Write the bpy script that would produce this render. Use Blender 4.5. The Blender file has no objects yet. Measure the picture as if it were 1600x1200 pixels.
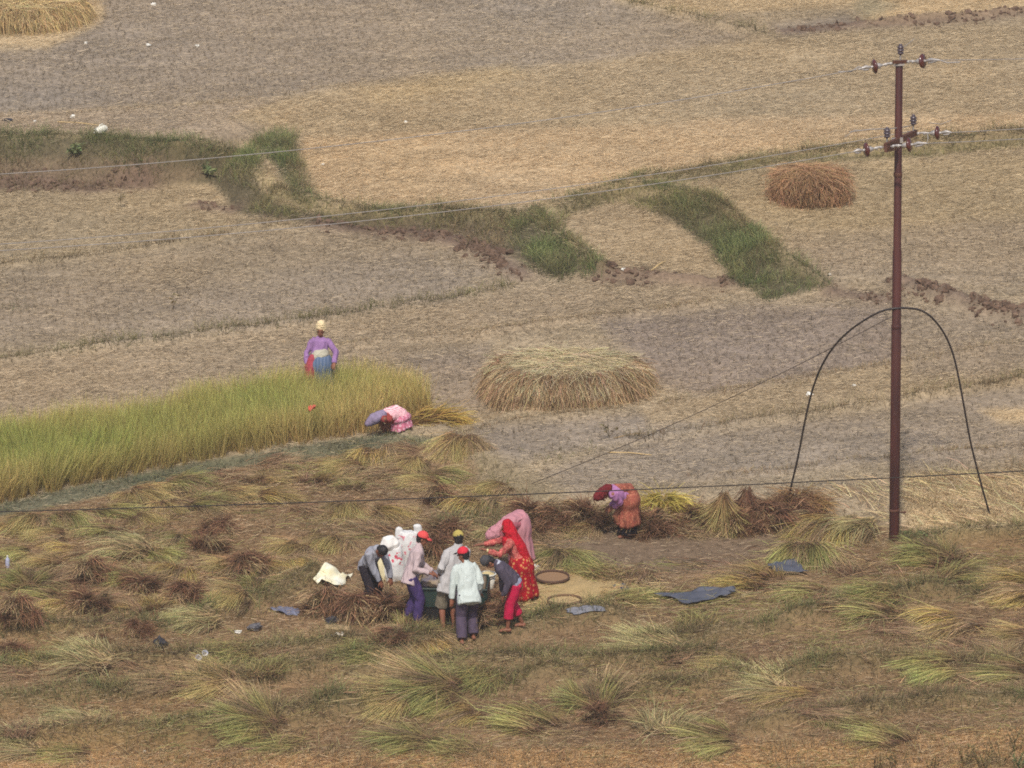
import bpy, bmesh, math, random
import numpy as np
from mathutils import Vector, Matrix
from mathutils.geometry import delaunay_2d_cdt

random.seed(7)
rng = np.random.default_rng(11)
scene = bpy.context.scene
COL = scene.collection
R = math.radians

# ------------------------------------------------------------------ camera
F_PX = 9000.0                     # focal length in photo pixels (1600 wide): a long tele lens from a hillside
PITCH = R(15.5)
CAM = np.array([0.0, 0.0, 29.4])
FWD = np.array([0.0, math.cos(PITCH), -math.sin(PITCH)])
UPV = np.array([0.0, math.sin(PITCH), math.cos(PITCH)])

def ray(px, py):
    return FWD * F_PX + np.array([1.0, 0, 0]) * (px - 800.0) - UPV * (py - 600.0)

def on_z(px, py, z):
    d = ray(px, py)
    return CAM + d * ((z - CAM[2]) / d[2])

def on_y(px, py, y):
    d = ray(px, py)
    return CAM + d * (y / d[1])

def project(x, y, z):
    dz = z - CAM[2]
    dep = y * FWD[1] + dz * FWD[2]
    return 800 + F_PX * x / dep, 600 - F_PX * (y * UPV[1] + dz * UPV[2]) / dep

# ------------------------------------------------------------------ noise / colour helpers
def _hash(ix, iy, iz, seed):
    h = (ix * 374761393 + iy * 668265263 + iz * 2147483647 + seed * 1274126177) & 0xFFFFFFFF
    h = ((h ^ (h >> 13)) * 1103515245) & 0xFFFFFFFF
    h = ((h ^ (h >> 16)) * 2246822519) & 0xFFFFFFFF
    return ((h ^ (h >> 15)) & 0xFFFFFF) / float(0xFFFFFF)

def vnoise(x, y, z=None, seed=0):
    x = np.asarray(x, float); y = np.asarray(y, float)
    z = np.zeros_like(x) if z is None else np.asarray(z, float)
    ix = np.floor(x).astype(np.int64); iy = np.floor(y).astype(np.int64); iz = np.floor(z).astype(np.int64)
    fx = x - ix; fy = y - iy; fz = z - iz
    fx = fx * fx * (3 - 2 * fx); fy = fy * fy * (3 - 2 * fy); fz = fz * fz * (3 - 2 * fz)
    out = 0
    for a in (0, 1):
        for b in (0, 1):
            for c in (0, 1):
                w = (fx if a else 1 - fx) * (fy if b else 1 - fy) * (fz if c else 1 - fz)
                out = out + w * _hash(ix + a, iy + b, iz + c, seed)
    return out * 2 - 1

def fbm(x, y, sc, seed=0, oct=3):
    o = 0; a = 1.0; t = 0
    for k in range(oct):
        o = o + a * vnoise(x / sc, y / sc, seed=seed + k * 7); t += a; a *= .5; sc *= .5
    return o / t

def lin(r, g, b):
    return np.array([(c / 255 / 12.92) if c / 255 <= .04045 else ((c / 255 + .055) / 1.055) ** 2.4 for c in (r, g, b)])

def sstep(a, b, x):
    t = np.clip((x - a) / (b - a), 0, 1)
    return t * t * (3 - 2 * t)

def poly_sd(px, py, poly):
    """signed distance, positive inside"""
    n = len(poly); d2 = np.full(px.shape, 1e12); ins = np.zeros(px.shape, bool)
    for i in range(n):
        x0, y0 = poly[i]; x1, y1 = poly[(i + 1) % n]
        ex, ey = x1 - x0, y1 - y0; wx, wy = px - x0, py - y0
        t = np.clip((wx * ex + wy * ey) / (ex * ex + ey * ey + 1e-9), 0, 1)
        d2 = np.minimum(d2, (wx - t * ex) ** 2 + (wy - t * ey) ** 2)
        if y0 != y1:
            ins ^= ((y0 > py) != (y1 > py)) & (px < ex * (py - y0) / (y1 - y0) + x0)
    return np.where(ins, 1, -1) * np.sqrt(d2)

def line_dist(x, y, pts):
    d2 = np.full(x.shape, 1e12)
    for (x0, y0), (x1, y1) in zip(pts[:-1], pts[1:]):
        ex, ey = x1 - x0, y1 - y0; wx, wy = x - x0, y - y0
        t = np.clip((wx * ex + wy * ey) / (ex * ex + ey * ey + 1e-9), 0, 1)
        d2 = np.minimum(d2, (wx - t * ex) ** 2 + (wy - t * ey) ** 2)
    return np.sqrt(d2)

# ------------------------------------------------------------------ object helpers
def tag(o, label=None, cat=None, group=None, kind=None):
    if label: o['label'] = label
    if cat: o['category'] = cat
    if group: o['group'] = group
    if kind: o['kind'] = kind
    return o

def empty(name, loc, rz=0.0):
    o = bpy.data.objects.new(name, None); COL.objects.link(o)
    o.location = loc; o.rotation_euler = (0, 0, rz); o.empty_display_size = .2
    return o

def link(name, me, parent=None, loc=None):
    o = bpy.data.objects.new(name, me); COL.objects.link(o)
    if parent is not None: o.parent = parent
    if loc is not None: o.location = loc
    return o

def np_mesh(name, verts, quads, mat, cols=None, smooth=False):
    verts = np.ascontiguousarray(verts, np.float32); quads = np.ascontiguousarray(quads, np.int32)
    me = bpy.data.meshes.new(name); nf, k = quads.shape
    me.vertices.add(len(verts)); me.vertices.foreach_set('co', verts.ravel())
    me.loops.add(nf * k); me.loops.foreach_set('vertex_index', quads.ravel())
    me.polygons.add(nf); me.polygons.foreach_set('loop_start', np.arange(0, nf * k, k, dtype=np.int32))
    me.polygons.foreach_set('loop_total', np.full(nf, k, np.int32))
    if smooth: me.polygons.foreach_set('use_smooth', np.ones(nf, bool))
    me.update(calc_edges=True)
    if cols is not None:
        at = me.color_attributes.new('col', 'FLOAT_COLOR', 'POINT')
        c4 = np.ones((len(verts), 4), np.float32); c4[:, :3] = cols
        at.data.foreach_set('color', c4.ravel())
    if mat: me.materials.append(mat)
    return me

# ------------------------------------------------------------------ materials
def new_mat(name):
    m = bpy.data.materials.new(name); m.use_nodes = True
    nt = m.node_tree; b = nt.nodes['Principled BSDF']
    return m, nt, b

def mat_plain(name, rgb, rough=.8, var=.25, scale=30, spec=.25, bump=0.0, metal=0.0, rgb2=None, stretch=None):
    m, nt, b = new_mat(name)
    c = lin(*rgb); c2 = lin(*rgb2) if rgb2 else c * (1 - var)
    tc = nt.nodes.new('ShaderNodeTexCoord'); no = nt.nodes.new('ShaderNodeTexNoise')
    no.inputs['Scale'].default_value = scale; no.inputs['Detail'].default_value = 5
    rp = nt.nodes.new('ShaderNodeValToRGB'); rp.color_ramp.elements[0].position = .35; rp.color_ramp.elements[1].position = .65
    rp.color_ramp.elements[0].color = (*c2, 1); rp.color_ramp.elements[1].color = (*c, 1)
    mp = nt.nodes.new('ShaderNodeMapping'); mp.inputs['Scale'].default_value = stretch or (1, 1, 1); nt.links.new(tc.outputs['Object'], mp.inputs[0])
    nt.links.new(mp.outputs[0], no.inputs['Vector']); nt.links.new(no.outputs['Fac'], rp.inputs['Fac'])
    nt.links.new(rp.outputs['Color'], b.inputs['Base Color'])
    b.inputs['Roughness'].default_value = rough; b.inputs['Specular IOR Level'].default_value = spec
    b.inputs['Metallic'].default_value = metal
    if bump:
        bp = nt.nodes.new('ShaderNodeBump'); bp.inputs['Strength'].default_value = bump; bp.inputs['Distance'].default_value = .01
        nt.links.new(no.outputs['Fac'], bp.inputs['Height']); nt.links.new(bp.outputs['Normal'], b.inputs['Normal'])
    return m

def mat_vcol(name, trans=.2, rough=.75, spec=.15):
    m, nt, b = new_mat(name)
    at = nt.nodes.new('ShaderNodeAttribute'); at.attribute_name = 'col'
    nt.links.new(at.outputs['Color'], b.inputs['Base Color'])
    b.inputs['Roughness'].default_value = rough; b.inputs['Specular IOR Level'].default_value = spec
    if trans:
        tr = nt.nodes.new('ShaderNodeBsdfTranslucent'); mx = nt.nodes.new('ShaderNodeMixShader')
        mx.inputs[0].default_value = trans
        nt.links.new(at.outputs['Color'], tr.inputs['Color'])
        nt.links.new(b.outputs[0], mx.inputs[1]); nt.links.new(tr.outputs[0], mx.inputs[2])
        nt.links.new(mx.outputs[0], nt.nodes['Material Output'].inputs['Surface'])
    return m

def mat_spots(name, base, spot, scale=40, thr=.35, base2=None, stretch=(1, 1, 1)):
    """cloth printed with small motifs"""
    m, nt, b = new_mat(name)
    tc = nt.nodes.new('ShaderNodeTexCoord'); mp = nt.nodes.new('ShaderNodeMapping'); mp.inputs['Scale'].default_value = stretch
    vo = nt.nodes.new('ShaderNodeTexVoronoi'); vo.inputs['Scale'].default_value = scale
    rp = nt.nodes.new('ShaderNodeValToRGB'); e = rp.color_ramp.elements
    e[0].position = thr; e[0].color = (*lin(*spot), 1); e[1].position = thr + .12; e[1].color = (*lin(*base), 1)
    no = nt.nodes.new('ShaderNodeTexNoise'); no.inputs['Scale'].default_value = 9
    mx = nt.nodes.new('ShaderNodeMix'); mx.data_type = 'RGBA'; mx.blend_type = 'MULTIPLY'
    r2 = nt.nodes.new('ShaderNodeValToRGB'); r2.color_ramp.elements[0].color = (.6, .6, .6, 1); r2.color_ramp.elements[0].position = .35; r2.color_ramp.elements[1].position = .6
    nt.links.new(tc.outputs['Object'], mp.inputs[0]); nt.links.new(mp.outputs[0], vo.inputs['Vector'])
    nt.links.new(tc.outputs['Object'], no.inputs['Vector'])
    nt.links.new(vo.outputs['Distance'], rp.inputs['Fac']); nt.links.new(no.outputs['Fac'], r2.inputs['Fac'])
    mx.inputs[0].default_value = 1.0
    nt.links.new(rp.outputs['Color'], mx.inputs[6]); nt.links.new(r2.outputs['Color'], mx.inputs[7])
    nt.links.new(mx.outputs[2], b.inputs['Base Color'])
    b.inputs['Roughness'].default_value = .85; b.inputs['Specular IOR Level'].default_value = .15
    return m

def mat_stripes(name, c1, c2, scale=30, axis='Z', dist=1.5):
    m, nt, b = new_mat(name)
    tc = nt.nodes.new('ShaderNodeTexCoord'); wv = nt.nodes.new('ShaderNodeTexWave')
    wv.wave_type = 'BANDS'; wv.bands_direction = axis; wv.inputs['Scale'].default_value = scale; wv.inputs['Distortion'].default_value = dist
    rp = nt.nodes.new('ShaderNodeValToRGB'); e = rp.color_ramp.elements
    e[0].position = .4; e[0].color = (*lin(*c1), 1); e[1].position = .6; e[1].color = (*lin(*c2), 1)
    nt.links.new(tc.outputs['Object'], wv.inputs['Vector']); nt.links.new(wv.outputs['Fac'], rp.inputs['Fac'])
    nt.links.new(rp.outputs['Color'], b.inputs['Base Color']); b.inputs['Roughness'].default_value = .85
    b.inputs['Specular IOR Level'].default_value = .15
    return m

# ------------------------------------------------------------------ terrain: triangulated break lines (fields are terraces)
LINES = [
    [(-500, 1400, -.45), (2100, 1400, -.45)],
    [(-500, 1180, -.18), (600, 1180, -.18), (1400, 1175, -.18), (2100, 1170, -.18)],
    [(-500, 1010, 0), (600, 1005, 0), (1100, 970, 0), (2100, 960, 0)],
    # foot of the grassy edge under the rice and of the low step behind the threshing floor
    [(-500, 870, 0), (0, 808, .03), (200, 766, .03), (400, 727, .03), (600, 694, .03), (690, 694, .05), (760, 742, .05), (840, 792, .02), (1240, 802, .02), (1400, 822, .02), (2100, 826, .02)],
    [(-500, 855, .28), (0, 788, .28), (200, 745, .28), (400, 706, .28), (600, 676, .28), (705, 678, .28), (775, 722, .28), (850, 768, .24), (1240, 778, .24), (1400, 802, .15), (2100, 800, .15)],
    [(-500, 610, .38), (0, 568, .38), (260, 534, .4), (520, 498, .4), (800, 450, .42), (930, 441, .42), (1120, 452, .42), (1195, 476, .42), (1290, 468, .47), (1600, 512, .5), (2100, 560, .5)],
    # foot of the banks
    [(-500, 300, .62), (0, 292, .62), (150, 297, .62), (330, 284, .63), (372, 330, .6), (490, 352, .55), (600, 364, .52), (700, 380, .5), (760, 406, .48), (825, 438, .44)],
    # top of the banks
    [(-500, 214, 1.42), (0, 214, 1.42), (280, 230, 1.42), (372, 247, 1.36), (402, 272, 1.22), (425, 308, 1.05), (482, 328, .97), (600, 333, .9), (700, 337, .86), (800, 341, .84), (860, 364, .82), (915, 402, .72), (938, 422, .64)],
    [(438, 222, 1.38), (455, 262, 1.22), (478, 306, 1.06), (500, 320, 1.0)],
    [(462, 222, 1.2), (476, 262, 1.06), (498, 300, .98)],
    [(840, 345, .84), (985, 316, .84), (1055, 352, .74), (1120, 402, .62), (1165, 446, .5)],
    [(1000, 297, 1.02), (1075, 303, 1.0), (1140, 335, .96), (1205, 392, .86), (1282, 444, .66)],
    [(870, 329, .92), (1000, 288, 1.08), (1200, 262, 1.0), (1600, 232, 1.0), (2100, 190, 1.0)],
    [(860, 325, .98), (1000, 280, 1.2), (1200, 247, 1.22), (1600, 213, 1.22), (2100, 172, 1.22)],
    [(1400, 430, .72), (1600, 440, .75), (2100, 470, .75)],
    [(-500, 190, 1.45), (0, 190, 1.45), (480, 152, 1.42), (560, 136, 1.42), (900, 102, 1.42), (1160, 62, 1.5), (2100, 20, 1.55)],
    [(-500, -60, 1.9), (940, -60, 1.8), (2100, -60, 2.0)],
]
tin_v, tin_z, tin_e = [], [], []
for ln in LINES:
    k0 = len(tin_v)
    for (px, py, z) in ln:
        p = on_z(px, py, z); tin_v.append(Vector((p[0], p[1]))); tin_z.append(z)
    tin_e += [(k, k + 1) for k in range(k0, len(tin_v) - 1)]
for (x, y, z) in ((-30, 60, -.6), (30, 60, -.6), (-34, 190, 2.1), (34, 190, 2.1), (-34, 150, 1.7), (34, 150, 1.8), (-30, 100, .3), (30, 100, .3), (-30, 120, .9), (30, 120, 1)):
    tin_v.append(Vector((x, y))); tin_z.append(z)
ov, oe, of, o_v, o_e, o_f = delaunay_2d_cdt(tin_v, tin_e, [], 0, 1e-4)
oz = []
for i, ids in enumerate(o_v):
    if ids: oz.append(tin_z[ids[0]])
    else:
        print('TIN crossing at', project(ov[i][0], ov[i][1], .6)); oz.append(.6)
X0, X1, Y0, Y1, STEP = -19.0, 19.0, 74.0, 158.0, .085
gx = np.arange(X0, X1 + 1e-6, STEP); gy = np.arange(Y0, Y1 + 1e-6, STEP)
GX, GY = np.meshgrid(gx, gy); GZ = np.zeros_like(GX); hit = np.zeros_like(GX, bool)
for f in of:
    (x0, y0), (x1, y1), (x2, y2) = [(ov[i][0], ov[i][1]) for i in f]; z0, z1, z2 = [oz[i] for i in f]
    i0 = max(0, int((min(x0, x1, x2) - X0) / STEP)); i1 = min(len(gx), int((max(x0, x1, x2) - X0) / STEP) + 2)
    j0 = max(0, int((min(y0, y1, y2) - Y0) / STEP)); j1 = min(len(gy), int((max(y0, y1, y2) - Y0) / STEP) + 2)
    if i0 >= i1 or j0 >= j1: continue
    den = (y1 - y2) * (x0 - x2) + (x2 - x1) * (y0 - y2)
    if abs(den) < 1e-12: continue
    xs = GX[j0:j1, i0:i1]; ys = GY[j0:j1, i0:i1]
    a = ((y1 - y2) * (xs - x2) + (x2 - x1) * (ys - y2)) / den
    b = ((y2 - y0) * (xs - x2) + (x0 - x2) * (ys - y2)) / den; c = 1 - a - b
    m = (a >= -1e-6) & (b >= -1e-6) & (c >= -1e-6)
    GZ[j0:j1, i0:i1][m] = (a * z0 + b * z1 + c * z2)[m]; hit[j0:j1, i0:i1][m] = True
for _ in range(2):
    g = np.pad(GZ, 1, mode='edge')
    GZ = (g[1:-1, 1:-1] * 4 + g[:-2, 1:-1] * 2 + g[2:, 1:-1] * 2 + g[1:-1, :-2] * 2 + g[1:-1, 2:] * 2 + g[:-2, :-2] + g[:-2, 2:] + g[2:, :-2] + g[2:, 2:]) / 16

def pix_ground0(px, py):
    d = ray(px, py); ys = np.arange(Y0, Y1, .03); t = ys / d[1]
    zs = CAM[2] + d[2] * t; xs = d[0] * t
    m = zs <= gz(xs, ys); k = int(np.argmax(m)) if m.any() else len(ys) - 1
    return np.array([xs[k], ys[k], float(gz(xs[k], ys[k]))])

def gz(x, y):
    x = np.clip((np.asarray(x, float) - X0) / STEP, 0, len(gx) - 1.001); y = np.clip((np.asarray(y, float) - Y0) / STEP, 0, len(gy) - 1.001)
    i = x.astype(int); j = y.astype(int); fx = x - i; fy = y - j
    return GZ[j, i] * (1 - fx) * (1 - fy) + GZ[j, i + 1] * fx * (1 - fy) + GZ[j + 1, i] * (1 - fx) * fy + GZ[j + 1, i + 1] * fx * fy

# low ridges: (pixels, height m, half width m, grass: density per m length, kind)
RIDGES = [
    ([(-60, 1100), (150, 1092), (360, 1070), (520, 1045), (640, 1012), (760, 998), (870, 976), (960, 974)], .3, .3, 700, 'mix'),
    ([(930, 1092), (1080, 1078), (1200, 1066), (1320, 1052), (1480, 1048), (1660, 1030)], .32, .28, 750, 'mix'),
    ([(-60, 992), (120, 990), (250, 985), (380, 955), (450, 925), (490, 905)], .26, .26, 600, 'mix'),
    ([(-60, 1168), (200, 1158), (420, 1140), (600, 1112), (760, 1070), (900, 1060)], .3, .3, 700, 'mix'),
    ([(1000, 1010), (1180, 990), (1320, 950), (1480, 935), (1640, 930)], .26, .25, 600, 'mix'),
    ([(-60, 1050), (100, 1040), (260, 1040), (420, 1018), (560, 1008)], .2, .24, 520, 'mix'),
    ([(560, 1060), (700, 1046), (860, 1030), (1000, 1040), (1130, 1024)], .22, .26, 560, 'mix'),
    ([(300, 1150), (480, 1118), (620, 1090)], .22, .26, 560, 'mix'),
    ([(1180, 1140), (1330, 1118), (1480, 1100), (1660, 1090)], .2, .26, 520, 'mix'),
    ([(1400, 852), (1500, 846), (1660, 834)], .2, .25, 450, 'mix'),
    ([(-60, 575), (150, 548), (270, 532), (400, 515), (530, 497), (660, 475), (800, 452)], .12, .14, 200, 'olive'),
    ([(520, 545), (700, 528), (850, 508), (1000, 490), (1120, 474)], .1, .13, 190, 'tan'),
    ([(980, 690), (1130, 668), (1250, 655), (1390, 632), (1500, 612), (1660, 585)], .12, .15, 200, 'dry'),
    ([(700, 668), (860, 650), (1000, 640), (1110, 620), (1300, 588), (1660, 530)], .09, .13, 150, 'tan'),
    ([(1080, 752), (1200, 740), (1390, 720), (1660, 695)], .1, .13, 170, 'tan'),
    ([(-60, 420), (60, 412), (180, 396), (330, 372), (460, 360)], .09, .12, 130, 'dry'),
    ([(-60, 188), (120, 180), (300, 166), (430, 152), (560, 137)], .08, .12, 70, 'tan'),
    ([(-60, 212), (100, 213), (280, 229), (372, 246), (402, 271)], .1, .15, 380, 'mixg'),
    ([(424, 308), (482, 329), (600, 334), (700, 338), (835, 340)], .14, .15, 420, 'mixg'),
    ([(838, 341), (866, 366), (915, 404), (938, 426)], .16, .16, 460, 'mixg'),
    ([(860, 328), (1000, 284), (1200, 250), (1400, 231), (1660, 208)], .16, .18, 420, 'mix'),
    ([(1000, 298), (1075, 304), (1140, 336), (1205, 393), (1282, 444)], .16, .16, 460, 'mixg'),
    ([(405, 228), (440, 222), (460, 262), (486, 312)], .1, .14, 380, 'mixg'),
    ([(950, 2), (1010, 14), (1080, 30), (1140, 48), (1200, 62)], .18, .16, 160, 'olive'),
    ([(1340, 40), (1440, 32), (1540, 24), (1660, 12)], .14, .14, 40, 'tan'),
]
def to_xy(pts):
    return [tuple(pix_ground0(px, py)[:2]) for px, py in pts]
RIDGE_XY = [to_xy(r[0]) for r in RIDGES]
for (pts, h, w, dens, kd), xy in zip(RIDGES, RIDGE_XY):
    d = line_dist(GX, GY, xy)
    GZ += h * np.exp(-(d / w) ** 2) * (.75 + .5 * vnoise(GX / .7, GY / .7, seed=3))
GZ += .035 * fbm(GX, GY, 1.6, 21, 3) + .012 * vnoise(GX / .22, GY / .22, seed=5)
CLODS = [[(1405, 447), (1450, 458), (1500, 474), (1550, 487), (1640, 505)], [(710, 383), (750, 395), (785, 415), (815, 434)], [(940, 430), (1000, 436), (1080, 440), (1140, 446)],
         [(500, 356), (560, 362), (620, 368), (700, 378)], [(310, 322), (360, 330)], [(1300, 457), (1390, 470)], [(1230, 50), (1290, 44), (1360, 38), (1450, 32), (1600, 16)], [(0, 286), (70, 291), (140, 298), (230, 290)]]
CLOD_XY = [to_xy(c) for c in CLODS]
for k, xy in enumerate(CLOD_XY):
    d = line_dist(GX, GY, xy); w = .26 if k in (0, 1) else .2
    GZ += (.2 if k == 0 else .12 if k in (1, 2, 3) else .05) * np.exp(-(d / w) ** 2) * (.6 + .9 * np.abs(vnoise(GX / .19, GY / .19, seed=31)))
pix_ground = pix_ground0
PX, PY = project(GX, GY, GZ)
SLOPE = np.hypot(*np.gradient(GZ, STEP))
# ------------------------------------------------------------------ ground zones (what grows or lies on each field)
# polygon traced on the fields, colour, feather px, straw litter per m2, stubble 0..1
Z = [
    ([(-200, 0), (1900, 0), (1900, 820), (-200, 820)], (146, 128, 101), 10, 150, .5),
    ([(-200, 62), (60, 66), (135, 45), (170, -200), (940, -200), (960, 12), (1180, 62), (900, 102), (740, 116), (640, 126), (560, 130), (440, 152), (250, 166), (-200, 186)], (136, 121, 106), 8, 80, .8),
    ([(600, 20), (960, 10), (1180, 62), (900, 104), (740, 116), (620, 100)], (143, 127, 109), 60, 170, .6),
    ([(-200, 130), (90, 128), (170, 150), (90, 178), (-200, 186)], (130, 119, 110), 26, 25, .8),
    ([(-200, -200), (175, -200), (155, 34), (70, 78), (-200, 84)], (176, 152, 112), 8, 300, .1),
    ([(560, 132), (760, 112), (900, 100), (1180, 62), (1900, 20), (1900, 180), (1200, 190), (1000, 200), (700, 206), (480, 214), (350, 180), (440, 152)], (158, 138, 106), 12, 360, .25),
    ([(1000, -200), (1340, -200), (1340, 10), (1060, 22), (960, 0)], (172, 148, 108), 8, 330, .2),
    ([(1345, 0), (1600, -30), (1900, -30), (1900, 20), (1600, 18), (1350, 36)], (180, 154, 112), 5, 330, .2),
    ([(1200, 40), (1320, 24), (1350, 38), (1250, 58), (1215, 58)], (126, 113, 101), 10, 40, .2),
    ([(1330, 10), (1350, -10), (1400, 10), (1350, 30)], (138, 126, 95), 10, 100, .2),
    ([(-200, 188), (250, 168), (440, 154), (360, 185), (440, 210), (360, 222), (120, 208), (-200, 212)], (148, 130, 111), 7, 170, .4),
    ([(470, 216), (700, 205), (1000, 196), (1200, 186), (1900, 175), (1900, 190), (1600, 208), (1200, 246), (1000, 282), (850, 324), (490, 322), (462, 262)], (176, 150, 114), 8, 420, .2),
    ([(560, 140), (700, 120), (800, 104), (820, 120), (700, 150), (590, 160)], (166, 144, 104), 12, 340, .2),
    ([(-200, 300), (330, 284), (372, 332), (480, 350), (330, 376), (180, 400), (-200, 440)], (147, 128, 97), 9, 150, .5),
    ([(-200, 440), (180, 402), (460, 362), (600, 366), (770, 412), (830, 440), (700, 470), (520, 497), (-200, 560)], (139, 121, 97), 18, 120, .7),
    ([(120, 455), (400, 440), (620, 395), (760, 420), (700, 468), (400, 512), (160, 535)], (136, 121, 105), 26, 90, .9),
    ([(-200, 470), (120, 440), (240, 450), (120, 520), (-200, 560)], (139, 122, 103), 25, 90, .8),
    ([(-200, 590), (270, 536), (540, 500), (820, 452), (1130, 458), (1110, 480), (800, 520), (640, 560), (540, 620), (-200, 720)], (146, 126, 100), 12, 210, .5),
    ([(930, 500), (1180, 480), (1390, 478), (1420, 580), (1100, 620), (1020, 600), (1000, 560)], (131, 114, 103), 16, 90, .8),
    ([(620, 560), (760, 540), (760, 640), (700, 650)], (133, 117, 103), 14, 90, .8),
    ([(740, 668), (980, 650), (1100, 630), (1240, 640), (1000, 690), (800, 720), (760, 710)], (135, 121, 108), 12, 70, .6),
    ([(840, 740), (1000, 690), (1260, 655), (1390, 640), (1390, 722), (1100, 752), (900, 770)], (137, 121, 104), 12, 110, .6),
    ([(1400, 640), (1540, 605), (1900, 590), (1900, 720), (1600, 720), (1410, 730)], (136, 121, 106), 16, 120, .6),
    ([(1000, 640), (1200, 600), (1420, 560), (1900, 500), (1900, 560), (1420, 620), (1200, 648), (1020, 668)], (150, 129, 98), 10, 200, .4),
    ([(1530, 640), (1900, 620), (1900, 665), (1560, 660)], (170, 145, 106), 8, 260, .1),
    ([(840, 345), (985, 318), (1055, 354), (1120, 404), (1100, 432), (950, 430), (900, 395)], (150, 130, 100), 8, 210, .4),
    ([(1060, 300), (1200, 262), (1900, 225), (1900, 330), (1500, 350), (1210, 360), (1140, 330)], (147, 129, 97), 10, 200, .5),
    ([(1240, 380), (1500, 350), (1900, 330), (1900, 470), (1400, 440), (1290, 440)], (140, 123, 102), 20, 120, .7),
    ([(1400, 480), (1900, 520), (1900, 580), (1420, 590)], (138, 121, 102), 16, 120, .7),
    # foreground: trampled brown paddy floor
    ([(-200, 835), (0, 800), (400, 722), (600, 690), (700, 690), (760, 735), (840, 788), (1250, 800), (1400, 825), (1900, 826), (1900, 1500), (-200, 1500)], (121, 99, 75), 8, 140, .1),
    ([(840, 838), (1000, 820), (1240, 812), (1260, 850), (1130, 890), (1000, 900), (860, 872)], (111, 95, 79), 10, 60, .05),
    ([(740, 690), (880, 770), (840, 790), (740, 760)], (130, 113, 82), 15, 150, .2),
    ([(1410, 745), (1700, 728), (1900, 730), (1900, 826), (1420, 826)], (170, 148, 108), 7, 500, .0),
    ([(-200, 1110), (300, 1100), (330, 1180), (-200, 1200)], (134, 108, 76), 40, 200, .1),
    ([(-200, 1172), (500, 1176), (1000, 1172), (1400, 1148), (1900, 1118), (1900, 1500), (-200, 1500)], (160, 128, 88), 9, 420, .1),
    # grass covered soil of banks; the faces darkened to stand in for shade
    ([(-200, 206), (280, 222), (400, 238), (400, 285), (440, 320), (480, 330), (700, 337), (840, 341), (935, 424), (860, 434), (800, 402), (700, 378), (500, 350), (372, 332), (332, 286), (150, 296), (-200, 296)], (88, 80, 56), 5, 40, .1),
    ([(-200, 245), (200, 250), (330, 262), (300, 285), (150, 296), (-200, 296)], (108, 90, 68), 12, 40, .1),
    ([(385, 330), (480, 338), (700, 345), (800, 352), (780, 398), (700, 378), (500, 350), (400, 340)], (96, 82, 60), 8, 40, .1),
    ([(400, 268), (425, 262), (450, 300), (490, 322), (700, 330), (860, 330), (840, 340), (600, 336), (470, 332), (420, 312)], (146, 128, 90), 4, 200, .1),
    ([(395, 222), (450, 208), (470, 300), (500, 320), (450, 300), (435, 262)], (88, 88, 58), 5, 30, .1),
    ([(985, 312), (1070, 302), (1140, 335), (1210, 395), (1290, 448), (1200, 470), (1150, 440), (1110, 385), (1050, 345)], (84, 78, 52), 6, 40, .1),
    ([(850, 338), (1000, 285), (1200, 250), (1600, 215), (1900, 185), (1900, 208), (1600, 232), (1200, 262), (1000, 300), (880, 338)], (122, 110, 76), 4, 100, .1),
    ([(-200, 838), (0, 788), (200, 744), (400, 705), (600, 676), (700, 684), (640, 698), (400, 727), (200, 766), (0, 810), (-200, 858)], (92, 94, 70), 4, 60, .1),
]
wx = 9 * fbm(GX, GY, 1.5, 61, 3); wy = 4.5 * fbm(GX, GY, 1.5, 71, 3)
ZC = np.zeros(GX.shape + (3,)); ZS = np.zeros(GX.shape); ZT = np.zeros(GX.shape)
base = lin(146, 126, 98); ZC[:] = base; ZS[:] = 150; ZT[:] = .4
for poly, c, fe, straw, stub in Z:
    lum = .3 * c[0] + .59 * c[1] + .11 * c[2]; near_ = np.mean([q[1] for q in poly]) > 820; k_ = .05 if near_ else .44; up = 1.06 if near_ else 1.08
    c = [(v * (1 - k_) + (lum * w_) * k_) * up * t_ for v, w_, t_ in zip(c, (1.04, 1.0, .92), (1.012, .985, .937))]
    a = sstep(-fe, fe, poly_sd(PX + wx, PY + wy, poly))
    ZC = ZC * (1 - a[..., None]) + lin(*c) * a[..., None]; ZS = ZS * (1 - a) + straw * a; ZT = ZT * (1 - a) + stub * a
for xy in CLOD_XY:
    a = np.exp(-(line_dist(GX, GY, xy) / .3) ** 2)
    ZC = ZC * (1 - .75 * a[..., None]) + lin(104, 84, 72) * .75 * a[..., None]; ZS *= (1 - .85 * a); ZT *= (1 - a)
for (pts_, h_, w_r, d_, kd_), xy in zip(RIDGES, RIDGE_XY):
    if kd_[:3] == 'mix':
        a = .6 * np.exp(-(line_dist(GX, GY, xy) / (w_r * 1.2)) ** 2)[..., None]; ZC = ZC * (1 - a) + lin(108, 98, 66) * a
n1 = fbm(GX, GY, 2.6, 81, 4); n2 = fbm(GX / 2.2, GY, .5, 91, 3); n3 = fbm(GX, GY, 5.0, 97, 2)
ZC *= (1 + .12 * n1 + .14 * n2)[..., None]
ZC *= 1 + np.stack([.05 * n3, .01 * n3, -.07 * n3], -1)
ZS *= np.clip(1 + 1.0 * fbm(GX / 2.5, GY, .9, 101, 3), .15, 2.2)

def at_grid(A, x, y):
    i = np.clip(((x - X0) / STEP + .5).astype(int), 0, len(gx) - 1); j = np.clip(((y - Y0) / STEP + .5).astype(int), 0, len(gy) - 1)
    return A[j, i]

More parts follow.
